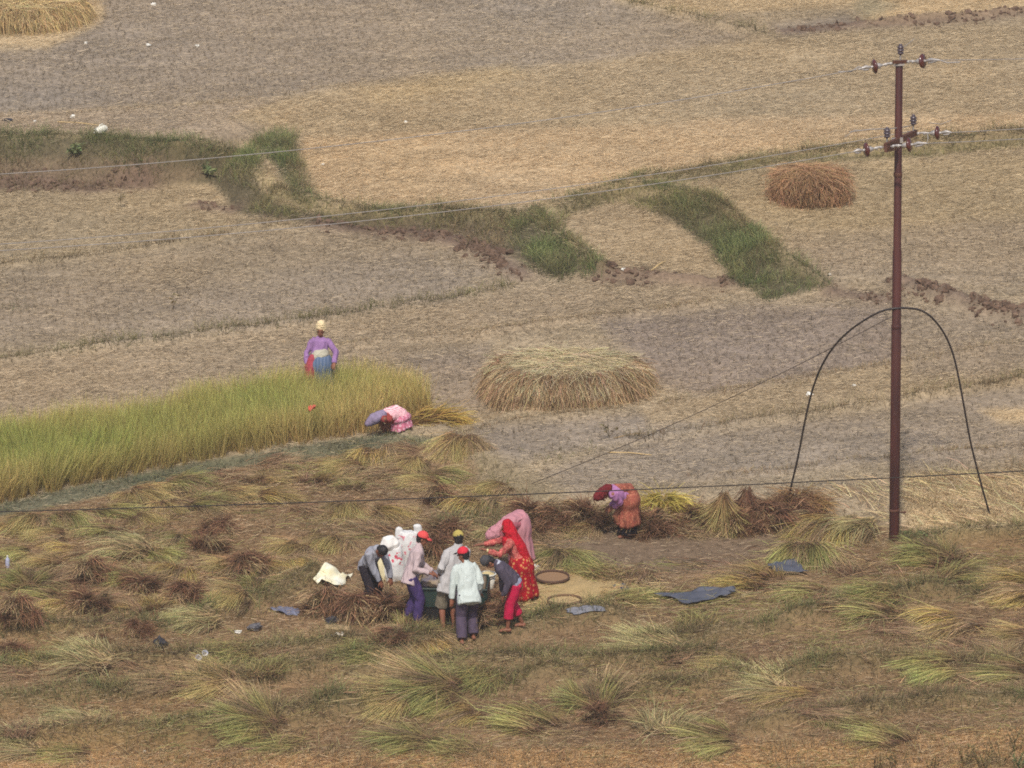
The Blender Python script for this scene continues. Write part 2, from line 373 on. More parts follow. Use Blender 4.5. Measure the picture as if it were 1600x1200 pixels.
# ---- ground material: field colour x crumbly soil detail
def ground_material():
    m, nt, b = new_mat('field_soil'); N = nt.nodes.new; L = nt.links.new
    at = N('ShaderNodeAttribute'); at.attribute_name = 'col'
    geo = N('ShaderNodeNewGeometry')
    def noise(sc, det, vec=(1, 1, 1)):
        mp = N('ShaderNodeMapping'); mp.inputs['Scale'].default_value = vec
        no = N('ShaderNodeTexNoise'); no.inputs['Scale'].default_value = sc; no.inputs['Detail'].default_value = det; no.inputs['Roughness'].default_value = .65
        L(geo.outputs['Position'], mp.inputs[0]); L(mp.outputs[0], no.inputs['Vector']); return no
    fine = noise(13, 6, (.8, .55, 1)); mid = noise(2.2, 5, (.7, 1, 1))
    r1 = N('ShaderNodeMapRange'); r1.inputs[1].default_value = .3; r1.inputs[2].default_value = .7; r1.inputs[3].default_value = .72; r1.inputs[4].default_value = 1.28
    r2 = N('ShaderNodeMapRange'); r2.inputs[1].default_value = .3; r2.inputs[2].default_value = .7; r2.inputs[3].default_value = .82; r2.inputs[4].default_value = 1.18
    L(fine.outputs['Fac'], r1.inputs[0]); L(mid.outputs['Fac'], r2.inputs[0])
    mu = N('ShaderNodeMath'); mu.operation = 'MULTIPLY'; L(r1.outputs[0], mu.inputs[0]); L(r2.outputs[0], mu.inputs[1])
    vm = N('ShaderNodeVectorMath'); vm.operation = 'SCALE'; L(at.outputs['Color'], vm.inputs[0]); L(mu.outputs[0], vm.inputs['Scale'])
    L(vm.outputs[0], b.inputs['Base Color']); b.inputs['Roughness'].default_value = .95; b.inputs['Specular IOR Level'].default_value = .1
    bp = N('ShaderNodeBump'); bp.inputs['Strength'].default_value = .6; bp.inputs['Distance'].default_value = .05
    L(fine.outputs['Fac'], bp.inputs['Height']); L(bp.outputs['Normal'], b.inputs['Normal'])
    return m

def build_ground():
    ex = np.array([20, 23, 30, 45, 80, 150, 300, 700, 1600.]); 
    xs = np.concatenate([-ex[::-1], gx, ex]); 
    ys = np.concatenate([np.array([-1500, -600, -250, -100, -30, 10, 35, 52, 62, 68, 72.]), gy, np.array([160, 165, 175, 195, 240, 350, 600, 1200, 2500.])])
    XX, YY = np.meshgrid(xs, ys); ZZ = gz(XX, YY)
    cc = at_grid(ZC, XX.ravel(), YY.ravel())
    ny, nx = XX.shape; idx = np.arange(ny * nx).reshape(ny, nx)
    q = np.stack([idx[:-1, :-1], idx[:-1, 1:], idx[1:, 1:], idx[1:, :-1]], -1).reshape(-1, 4)
    me = np_mesh('ground', np.stack([XX, YY, ZZ], -1).reshape(-1, 3), q, ground_material(), cc, smooth=True)
    tag(link('ground', me), 'terraced harvested rice fields of dry soil and stubble', 'ground', kind='structure')
build_ground()

# ------------------------------------------------------------------ blades
M_STRAW = mat_vcol('dry_straw', .12)
M_GRASS = mat_vcol('grass_blade', .25)
def unit(v):
    return v / (np.linalg.norm(v, axis=-1, keepdims=True) + 1e-9)

def blades(P, D, L, W, c0, c1, droop, seg=3, taper=.25, floor=None):
    """ribbons: roots P, start directions D, lengths L, widths W; droop bends them down; colours run c0 -> c1"""
    n = len(P); side = unit(np.cross(D, rng.normal(size=(n, 3)))); p = P.copy(); d = D.copy()
    V = np.zeros((n, seg + 1, 2, 3)); C = np.zeros((n, seg + 1, 2, 3))
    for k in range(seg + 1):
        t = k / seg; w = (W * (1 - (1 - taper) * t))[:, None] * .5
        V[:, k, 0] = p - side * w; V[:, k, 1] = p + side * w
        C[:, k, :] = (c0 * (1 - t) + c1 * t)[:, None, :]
        if k < seg:
            p = p + d * (L / seg)[:, None]
            d = d.copy(); d[:, 2] -= droop / seg; d = unit(d)
            if floor is not None:
                lo = p[:, 2] < floor; p[lo, 2] = floor; d[lo, 2] = np.abs(d[lo, 2]) * .1; d = unit(d)
    V = V.reshape(-1, 3); C = C.reshape(-1, 3)
    b0 = (np.arange(n)[:, None] * (seg + 1) * 2 + np.arange(seg)[None, :] * 2).ravel()
    Q = np.stack([b0, b0 + 1, b0 + 3, b0 + 2], -1)
    return V, Q, np.clip(C, 0, 1)

def join(lst):
    V, Q, C = [], [], []; o = 0
    for v, q, c in lst:
        V.append(v); Q.append(q + o); C.append(c); o += len(v)
    return np.concatenate(V), np.concatenate(Q), np.concatenate(C)

def view_points(n, margin=2.5):
    """even scatter over the part of the fields that can be seen, a few metres to each side included"""
    y = rng.uniform(80, 152, n * 2); half = y * .0925 + margin
    x = rng.uniform(-1, 1, n * 2) * (152 * .0925 + margin); m = np.abs(x) < half
    return x[m], y[m]

def dirs(az, el):
    return np.stack([np.cos(az) * np.cos(el), np.sin(az) * np.cos(el), np.sin(el)], -1)

def jit(c, n, v=.18, hue=.08):
    return np.asarray(c) * (1 + rng.normal(size=(n, 1)) * v) * (1 + rng.normal(size=(n, 3)) * hue)

# straw litter
x, y = view_points(1700000)
dens = at_grid(ZS, x, y); keep = rng.random(len(x)) < dens / 520.0
x, y = x[keep], y[keep]; n = len(x); print('straw', n)
g = at_grid(ZC, x, y); pale = lin(204, 184, 150)
mixf = rng.uniform(.0, .8, (n, 1)) ** 1.5
c = (g * 1.12 * (1 - mixf) + pale * mixf) * (1 + .16 * rng.normal(size=(n, 1)))
dark = rng.random(n) < .15; c[dark] = g[dark] * .62
az = np.where(rng.random(n) < .35, rng.normal(.1, .5, n), rng.uniform(0, 6.2832, n))
P = np.stack([x, y, gz(x, y) + .006 + rng.random(n) * .03], -1)
LIT = [blades(P, dirs(az, np.abs(rng.normal(0, .16, n))), rng.uniform(.05, .2, n) * (.75 + .35 * sstep(92, 120, y)), rng.uniform(.004, .009, n), c, c * 1.1, np.full(n, .2), seg=1, taper=.7)]
# long trampled stems on the near paddy floor, thrown down in matted drifts
x, y = view_points(420000); m = (y < 108); x, y = x[m], y[m]; px, py = project(x, y, gz(x, y))
near = sstep(-6, 14, np.minimum(poly_sd(px, py, [(-300, 850), (0, 812), (400, 730), (600, 698), (760, 745), (850, 800), (1250, 806), (1400, 828), (2000, 830), (2000, 1600), (-300, 1600)]), 60 - poly_sd(px, py, [(850, 838), (1000, 815), (1240, 812), (1255, 850), (1130, 890), (1000, 900), (860, 872)]) * 3))
drift = np.clip(.5 + .9 * fbm(x / 1.8, y, .9, 131, 3), .04, 1); k = rng.random(len(x)) < near * drift ** 1.3 * .55; x, y = x[k], y[k]; n = len(x); print('long stems', n)
hue = fbm(x, y, 1.3, 141, 2)[:, None]; u = rng.random((n, 1))
c0 = np.where(u < .5, lin(122, 96, 72), np.where(u < .8, lin(168, 142, 106), lin(94, 72, 56))); gm = np.clip(.1 + 1.1 * hue + rng.normal(0, .2, (n, 1)), 0, .8)
c0 = jit(c0 * (1 - gm) + lin(134, 134, 76) * gm, n, .25); az = .25 + 1.6 * fbm(x, y, 1.6, 151, 2) + rng.normal(0, .7, n) + np.where(rng.random(n) < .5, math.pi, 0)
LIT.append(blades(np.stack([x, y, gz(x, y) + .005 + np.abs(rng.normal(0, .03, n))], -1), dirs(az, np.abs(rng.normal(.02, .14, n))), rng.uniform(.12, .48, n), rng.uniform(.006, .012, n), c0, c0 * 1.15, rng.uniform(.1, .5, n), seg=2, taper=.5))
# pale straw combed out to dry on the field edge right of the pole
x, y = view_points(260000); px, py = project(x, y, gz(x, y)); k = rng.random(len(x)) < sstep(-8, 10, poly_sd(px + 14 * fbm(x, y, .8, 171, 2), py + 7 * fbm(x, y, .8, 173, 2), [(1300, 770), (1410, 752), (1700, 732), (1900, 730), (1900, 826), (1420, 828), (1330, 806)])) * np.clip(.55 + .8 * fbm(x, y, .7, 175, 2), .1, 1); x, y = x[k], y[k]; n = len(x)
c0 = jit(np.where(rng.random((n, 1)) < .75, lin(202, 182, 138), lin(150, 122, 88)), n, .2)
LIT.append(blades(np.stack([x, y, gz(x, y) + .01 + np.abs(rng.normal(0, .05, n))], -1), dirs(2.3 + .7 * fbm(x, y, .9, 177, 2) + rng.normal(0, .35, n), np.abs(rng.normal(.08, .16, n))), rng.uniform(.25, .6, n), rng.uniform(.006, .012, n), c0, c0 * 1.1, rng.uniform(.2, .7, n), seg=2, taper=.5))
V, Q, C = join(LIT)
tag(link('straw_litter', np_mesh('straw_litter', V, Q, M_STRAW, C)), 'loose dry straw scattered all over the harvested fields', 'straw', kind='stuff')

# stubble: rows of cut tufts
sp = .17
sx, sy = np.meshgrid(np.arange(-18, 18, sp), np.arange(80, 152, sp))
th = .12; sx, sy = (sx * math.cos(th) - (sy - 110) * math.sin(th)).ravel(), (sx * math.sin(th) + (sy - 110) * math.cos(th)).ravel() + 110
sx = sx + rng.normal(0, .04, sx.shape); sy = sy + rng.normal(0, .04, sy.shape)
k = (np.abs(sx) < sy * .0925 + 2.5) & (rng.random(sx.shape) < at_grid(ZT, sx, sy) * 1.05); sx, sy = sx[k], sy[k]
nb = 6; n = len(sx) * nb; x = np.repeat(sx, nb) + rng.normal(0, .022, n); y = np.repeat(sy, nb) + rng.normal(0, .022, n)
g = at_grid(ZC, x, y); tv = np.repeat(rng.uniform(.55, 1.15, len(sx)), nb)[:, None]
c0 = g * .6 * tv; c1 = (g * .82 + lin(190, 170, 130) * .18) * tv
V, Q, C = blades(np.stack([x, y, gz(x, y)], -1), dirs(rng.uniform(0, 6.28, n), rng.normal(1.2, .22, n)), rng.uniform(.03, .085, n), rng.uniform(.006, .01, n), c0, c1, np.zeros(n), seg=1, taper=.8)
tag(link('stubble', np_mesh('stubble', V, Q, M_STRAW, C)), 'cut rice stubble standing in rows on the far fields', 'stubble', kind='stuff'); print('stubble', n)

# soil clods along the freshly dug edges
def clod_mesh():
    bm = bmesh.new()
    for k, xy in enumerate(CLOD_XY):
        for (a, b) in zip(xy[:-1], xy[1:]):
            ln = math.hypot(b[0] - a[0], b[1] - a[1]); m = int(ln * (95 if k in (0, 1) else 55 if k in (2, 3) else 36))
            for _ in range(m):
                t = random.random(); w = .14 if k in (0, 1) else .12; px = a[0] + (b[0] - a[0]) * t + random.gauss(0, w); py = a[1] + (b[1] - a[1]) * t + random.gauss(0, w * 1.5)
                if float(vnoise(px / .4, py / .4, seed=33)) < -.25: continue
                s = min(.1, .016 + abs(random.gauss(0, .026))) * (1.2 if k in (0, 1) else 1)
                r = bmesh.ops.create_icosphere(bm, subdivisions=1, radius=s, matrix=Matrix.Translation((px, py, float(gz(px, py)) + s * .25)) @ Matrix.Rotation(random.uniform(0, 6), 4, (random.random(), random.random(), random.random())) @ Matrix.Diagonal((random.uniform(.7, 1.7), random.uniform(.6, 1.2), random.uniform(.5, 1), 1)))
                for v in r['verts']: v.co += Vector((random.gauss(0, s * .22), random.gauss(0, s * .22), random.gauss(0, s * .22)))
    me = bpy.data.meshes.new('soil_clods'); bm.to_mesh(me); bm.free(); me.materials.append(mat_plain('dug_soil', (116, 94, 78), .95, .45, 8, .1, .5))
    return me
tag(link('soil_clods', clod_mesh()), 'crumbled dark soil clods along the dug field edges', 'soil', kind='stuff')

# ------------------------------------------------------------------ grass on banks and low ridges
GK = {'green': (lin(72, 80, 48), lin(136, 142, 90)), 'shade_green': (lin(60, 68, 42), lin(118, 128, 78)), 'olive': (lin(80, 76, 46), lin(146, 140, 88)), 'dry': (lin(92, 76, 54), lin(160, 142, 104)),  # the darkest green puts shade of the bank faces into the grass colour
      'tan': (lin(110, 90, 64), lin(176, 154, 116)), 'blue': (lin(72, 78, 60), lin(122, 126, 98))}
GL = []
def grass_at(x, y, kind, lo, hi, lean=.5, droop=.8, w=(.007, .013)):
    n = len(x); a, b = GK[kind]
    cl = (1 + .22 * vnoise(x / .35, y / .35, seed=7) + .22 * vnoise(x / 1.1, y / 1.1, seed=9))[:, None]; sw = np.clip(.35 * vnoise(x / .8, y / .6, seed=12) + .2, 0, .6)[:, None] * (0 if kind in ('tan', 'dry') else 1)
    a = a * (1 - sw) + GK['dry'][0] * sw; b = b * (1 - sw) + GK['dry'][1] * sw
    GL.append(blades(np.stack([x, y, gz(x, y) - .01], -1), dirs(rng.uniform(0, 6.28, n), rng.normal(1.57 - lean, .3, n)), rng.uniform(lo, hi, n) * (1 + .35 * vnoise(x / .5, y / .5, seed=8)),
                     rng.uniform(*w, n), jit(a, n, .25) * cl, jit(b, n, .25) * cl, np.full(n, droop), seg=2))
GP = [  # polygon, kind, blades per m2, length
    ([(-200, 203), (280, 218), (400, 234), (402, 268), (300, 250), (150, 234), (-200, 230)], 'green', 900, .12, .3),
    ([(-200, 218), (200, 232), (350, 248), (400, 262), (398, 285), (330, 278), (150, 250), (-200, 250)], 'olive', 600, .12, .28),
    ([(150, 240), (330, 250), (390, 262), (380, 300), (345, 292), (310, 276), (220, 284)], 'green', 450, .12, .28),
    ([(-200, 240), (220, 250), (300, 285), (150, 297), (-200, 297)], 'dry', 520, .1, .24),
    ([(370, 262), (402, 270), (425, 312), (480, 332), (470, 346), (385, 330)], 'olive', 700, .1, .25),
    ([(392, 220), (452, 206), (462, 240), (442, 262), (420, 246)], 'shade_green', 900, .14, .34),
    ([(425, 240), (462, 236), (480, 300), (505, 322), (455, 304), (438, 268)], 'green', 800, .14, .3),
    ([(400, 262), (430, 268), (450, 302), (490, 324), (700, 329), (860, 330), (840, 342), (600, 338), (470, 334), (420, 314)], 'tan', 260, .06, .16),
    ([(480, 331), (700, 336), (830, 340), (800, 368), (690, 360), (520, 350)], 'olive', 800, .1, .26),
    ([(500, 328), (830, 334), (840, 356), (700, 350), (560, 342)], 'shade_green', 380, .1, .22),
    ([(670, 348), (790, 346), (800, 392), (730, 380)], 'dry', 500, .12, .28),
    ([(782, 338), (845, 339), (938, 422), (925, 436), (862, 434), (810, 398)], 'green', 1100, .16, .36),
    ([(830, 372), (915, 398), (938, 428), (880, 436), (825, 424)], 'shade_green', 900, .16, .36),
    ([(960, 306), (1060, 296), (1100, 322), (1090, 352), (1040, 340)], 'olive', 750, .1, .26),
    ([(1050, 318), (1120, 318), (1180, 372), (1150, 408), (1105, 382), (1060, 345)], 'green', 700, .14, .32),
    ([(1120, 372), (1180, 366), (1230, 412), (1296, 446), (1200, 470), (1150, 440), (1118, 400)], 'green', 950, .14, .34),
    ([(1100, 330), (1160, 360), (1230, 412), (1280, 446), (1200, 470), (1155, 440), (1120, 390)], 'shade_green', 420, .14, .32),
    ([(850, 340), (1000, 284), (1200, 250), (1600, 215), (1900, 185), (1900, 206), (1600, 230), (1200, 260), (1000, 298), (880, 338)], 'olive', 800, .08, .22),
    ([(-200, 842), (0, 790), (200, 746), (400, 707), (600, 678), (690, 682), (640, 696), (400, 725), (200, 764), (0, 808), (-200, 858)], 'blue', 800, .05, .14),
    ([(600, 676), (720, 684), (780, 740), (850, 780), (780, 778), (700, 712)], 'olive', 420, .06, .2),
    ([(690, 812), (770, 800), (782, 826), (722, 846), (690, 838)], 'green', 1100, .1, .25),
    ([(820, 712), (930, 690), (940, 700), (840, 728)], 'olive', 260, .06, .16),
    ([(1440, 602), (1510, 600), (1512, 614), (1450, 616)], 'olive', 260, .06, .16),
    ([(1560, 575), (1700, 570), (1700, 596), (1570, 598)], 'olive', 300, .08, .18),
    ([(0, 465), (50, 462), (50, 480), (5, 484)], 'green', 130, .06, .14),
    ([(1190, 640), (1310, 636), (1300, 652), (1200, 656)], 'olive', 120, .06, .14),
    ([(-60, 560), (240, 530), (230, 545), (-60, 572)], 'olive', 160, .05, .14),
    ([(1410, 742), (1700, 728), (1900, 730), (1900, 826), (1420, 820)], 'tan', 330, .14, .3),
    ([(-200, 1170), (500, 1172), (1000, 1168), (1400, 1142), (1900, 1110), (1900, 1290), (-200, 1290)], 'tan', 520, .08, .2),
    ([(-200, 1080), (300, 1060), (420, 1120), (200, 1180), (-200, 1180)], 'dry', 120, .08, .2),
    ([(-200, 960), (1900, 920), (1900, 1180), (-200, 1180)], 'dry', 45, .06, .18),
    ([(-200, 960), (1900, 920), (1900, 1180), (-200, 1180)], 'olive', 45, .06, .18),
    ([(-200, 830), (600, 700), (840, 800), (400, 960), (-200, 980)], 'dry', 80, .06, .2),
]
for poly, kd, dens, lo, hi in GP:
    cs = [pix_ground(px, py) for px, py in poly]; bx0, by0 = np.min(cs, 0)[:2]; bx1, by1 = np.max(cs, 0)[:2]
    bx0, bx1 = max(bx0, -17), min(bx1, 17); n = int((bx1 - bx0 + .6) * (by1 - by0 + .8) * dens)
    x = rng.uniform(bx0 - .3, bx1 + .3, n); y = rng.uniform(by0 - .4, by1 + .4, n)
    px, py = project(x, y, gz(x, y)); q = 16 * fbm(x, y, .9, 41, 3); q2 = 9 * fbm(x, y, .9, 43, 3)
    m = (rng.random(n) < sstep(-9, 10, poly_sd(px + q, py + q2, poly))) & (rng.random(n) < .7 + .7 * vnoise(x / .45, y / .45, seed=17))
    grass_at(x[m], y[m], kd, lo, hi)
for (pts, h, w, dens, kd), xy in zip(RIDGES, RIDGE_XY):
    for (a, b) in zip(xy[:-1], xy[1:]):
        ln = math.hypot(b[0] - a[0], b[1] - a[1]); n = int(ln * dens); t = rng.random(n)
        x = a[0] + (b[0] - a[0]) * t + rng.normal(0, w * .6, n); y = a[1] + (b[1] - a[1]) * t + rng.normal(0, w * .7, n)
        m = rng.random(n) < .7 + .7 * vnoise(x / .5, y / .5, seed=19)
        if kd[:3] == 'mix':
            x, y = x[m], y[m]; z_ = (.72 if kd == 'mixg' else .5) + .8 * fbm(x, y, 1.2, 161, 2) + rng.normal(0, .2, len(x))
            for kk, lo_, hi_ in (('dry', -9, .42), ('olive', .42, .72), ('green', .72, 9)):
                q_ = (z_ > lo_) & (z_ <= hi_); grass_at(x[q_], y[q_], kk, .1, .3, .6)
            continue
        grass_at(x[m], y[m], kd, .07 if kd == 'tan' else .1, .16 if kd == 'tan' else .3)
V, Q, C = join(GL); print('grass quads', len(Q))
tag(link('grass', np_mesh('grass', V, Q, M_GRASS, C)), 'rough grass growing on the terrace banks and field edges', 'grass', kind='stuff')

# ------------------------------------------------------------------ standing rice
RICE = [(-260, 850), (0, 787), (200, 743), (400, 704), (588, 674), (592, 662), (640, 652), (678, 644), (662, 628), (560, 608), (500, 612), (250, 662), (0, 698), (-260, 734)]
cs = [pix_ground(px, py) for px, py in RICE]; bx0, by0 = np.min(cs, 0)[:2]; bx1, by1 = np.max(cs, 0)[:2]
hx, hy = np.meshgrid(np.arange(bx0, bx1, .14), np.arange(by0, by1, .14)); hx = (hx + rng.normal(0, .035, hx.shape)).ravel(); hy = (hy + rng.normal(0, .035, hy.shape)).ravel()
px, py = project(hx, hy, gz(hx, hy)); sd = poly_sd(px, py, RICE); m = (sd > -1) & (np.abs(hx) < 13); hx, hy, sd = hx[m], hy[m], sd[m]
nb = 34; n = len(hx) * nb; x = np.repeat(hx, nb) + rng.normal(0, .04, n); y = np.repeat(hy, nb) + rng.normal(0, .04, n)
yel = np.clip(.27 + .45 * np.repeat(fbm(hx, hy, 1.1, 51, 3), nb) + .35 * np.repeat(sstep(16, 2, sd), nb) + .25 * np.repeat(sstep(1.5, 3.5, hx - bx1 + 5), nb), 0, 1)[:, None]
c0 = jit(lin(138, 126, 70), n) * (1 - yel) + jit(lin(178, 148, 96), n) * yel
c1 = jit(lin(166, 174, 92), n, .32) * (1 - yel) + jit(lin(208, 186, 118), n, .32) * yel
ht = np.repeat(rng.uniform(.85, 1.1, len(hx)) * (1 + .1 * fbm(hx, hy, .8, 55, 2)), nb)
tilt = np.repeat(vnoise(hx / .9, hy / .9, seed=56), nb) * .25
V, Q, C = blades(np.stack([x, y, gz(x, y)], -1), unit(dirs(rng.uniform(0, 6.28, n), rng.normal(1.33, .13, n)) + np.stack([tilt, 0 * tilt, 0 * tilt], -1)), ht * rng.uniform(.54, .78, n), rng.uniform(.006, .011, n), c0, c1, rng.uniform(.05, 1.0, n), seg=3)
tag(link('rice_crop', np_mesh('rice_crop', V, Q, M_GRASS, C)), 'patch of ripe yellow green rice still standing', 'rice crop', kind='stuff'); print('rice', len(Q))
# ------------------------------------------------------------------ solid builders
def V3(*a): return Vector(a)
def add_tube(bm, pts, radii, seg=14, wide=None, wr=1.0, flat=False):
    """closed tapered tube through pts; wr widens the section along the direction wide"""
    pts = [Vector(p) for p in pts]; n = len(pts); wr = wr if isinstance(wr, (list, tuple)) else [wr] * n
    t0 = (pts[1] - pts[0]).normalized(); t1 = (pts[-1] - pts[-2]).normalized()
    e0, e1, e2 = (.06, .97, .06) if flat else (.55, .72, .38)
    P = [pts[0] - t0 * radii[0] * e0] + pts + [pts[-1] + t1 * radii[-1] * e0]
    Rr = [radii[0] * e1] + list(radii) + [radii[-1] * e1]; W = [wr[0]] + list(wr) + [wr[-1]]
    rings = []; prev = None
    for i, p in enumerate(P):
        t = (P[min(i + 1, len(P) - 1)] - P[max(i - 1, 0)]).normalized()
        ref = Vector(wide) if wide is not None else (prev if prev is not None else (Vector((0, 0, 1)) if abs(t.z) < .8 else Vector((0, 1, 0))))
        s = ref - t * ref.dot(t)
        if s.length < 1e-4: s = t.orthogonal()
        s.normalize(); u = t.cross(s); prev = s
        rings.append([bm.verts.new(p + s * math.cos(a) * Rr[i] * W[i] + u * math.sin(a) * Rr[i]) for a in (2 * math.pi * k / seg for k in range(seg))])
    a = bm.verts.new(P[0] - t0 * radii[0] * e2); b = bm.verts.new(P[-1] + t1 * radii[-1] * e2)
    for r0, r1 in zip(rings[:-1], rings[1:]):
        for k in range(seg): bm.faces.new((r0[k], r0[(k + 1) % seg], r1[(k + 1) % seg], r1[k]))
    for k in range(seg):
        bm.faces.new((rings[0][(k + 1) % seg], rings[0][k], a)); bm.faces.new((rings[-1][k], rings[-1][(k + 1) % seg], b))

def add_ell(bm, c, r, X=None, Zd=None, seg=18):
    """ellipsoid, r = radii along side (X), its cross axis and up (Zd)"""
    X = Vector(X or (1, 0, 0)).normalized(); Zd = Vector(Zd or (0, 0, 1)); Zd = (Zd - X * Zd.dot(X)).normalized(); Y = Zd.cross(X)
    m = Matrix((X, Y, Zd)).transposed().to_4x4()
    return bmesh.ops.create_uvsphere(bm, u_segments=seg, v_segments=seg // 2 + 2, radius=1, matrix=Matrix.Translation(c) @ m @ Matrix.Diagonal((*r, 1)))['verts']

def finish(name, bm, mat, parent, origin, voxel=None, smooth=3, fold=0.0, fs=14.0, stretch=(1, 1, .45), seed=0):
    """one closed skin from overlapping solids (voxel union), smoothed, with cloth folds if asked"""
    bmesh.ops.translate(bm, verts=bm.verts, vec=-Vector(origin))
    me = bpy.data.meshes.new(name); bm.to_mesh(me); bm.free(); o = link(name, me)
    if voxel:
        md = o.modifiers.new('union', 'REMESH'); md.mode = 'VOXEL'; md.voxel_size = voxel; md.use_smooth_shade = True
        if smooth:
            ms = o.modifiers.new('soft', 'SMOOTH'); ms.factor = .5; ms.iterations = smooth
        me2 = bpy.data.meshes.new_from_object(o.evaluated_get(bpy.context.evaluated_depsgraph_get()))
        o.modifiers.clear(); o.data = me2; bpy.data.meshes.remove(me); me = me2; me.name = name
    n = len(me.vertices); me.polygons.foreach_set('use_smooth', np.ones(len(me.polygons), bool))
    if fold:
        co = np.empty(n * 3, np.float32); me.vertices.foreach_get('co', co); co = co.reshape(-1, 3)
        no = np.empty(n * 3, np.float32); me.vertices.foreach_get('normal', no); no = no.reshape(-1, 3)
        q = co * fs * np.array(stretch); q2 = q * 2.3
        d = vnoise(q[:, 0], q[:, 1], q[:, 2], seed) + .5 * vnoise(q2[:, 0], q2[:, 1], q2[:, 2], seed + 1)
        d = (1 - np.abs(d)) - .5
        me.vertices.foreach_set('co', (co + no * (d * fold)[:, None]).astype(np.float32).ravel()); me.update()
    me.materials.clear(); me.materials.append(mat)
    if parent is not None: o.parent = parent
    else: o.location = origin
    return o

def loft_rings(bm, rings, closed=True):
    vr = [[bm.verts.new(p) for p in r] for r in rings]; n = len(vr[0])
    for a, b in zip(vr[:-1], vr[1:]):
        for k in range(n): bm.faces.new((a[k], a[(k + 1) % n], b[(k + 1) % n], b[k]))
    if closed: bm.faces.new(vr[0][::-1]); bm.faces.new(vr[-1])

# ------------------------------------------------------------------ people
SKIN = mat_plain('brown_skin', (138, 88, 66), .6, .2, 6, .3)
HAIR = mat_plain('black_hair', (30, 26, 26), .55, .3, 60, .4)
EYE = mat_plain('dark_eye', (28, 22, 20), .3, .1, 5, .5)
LIP = mat_plain('lip', (120, 62, 56), .5, .1, 5, .3)

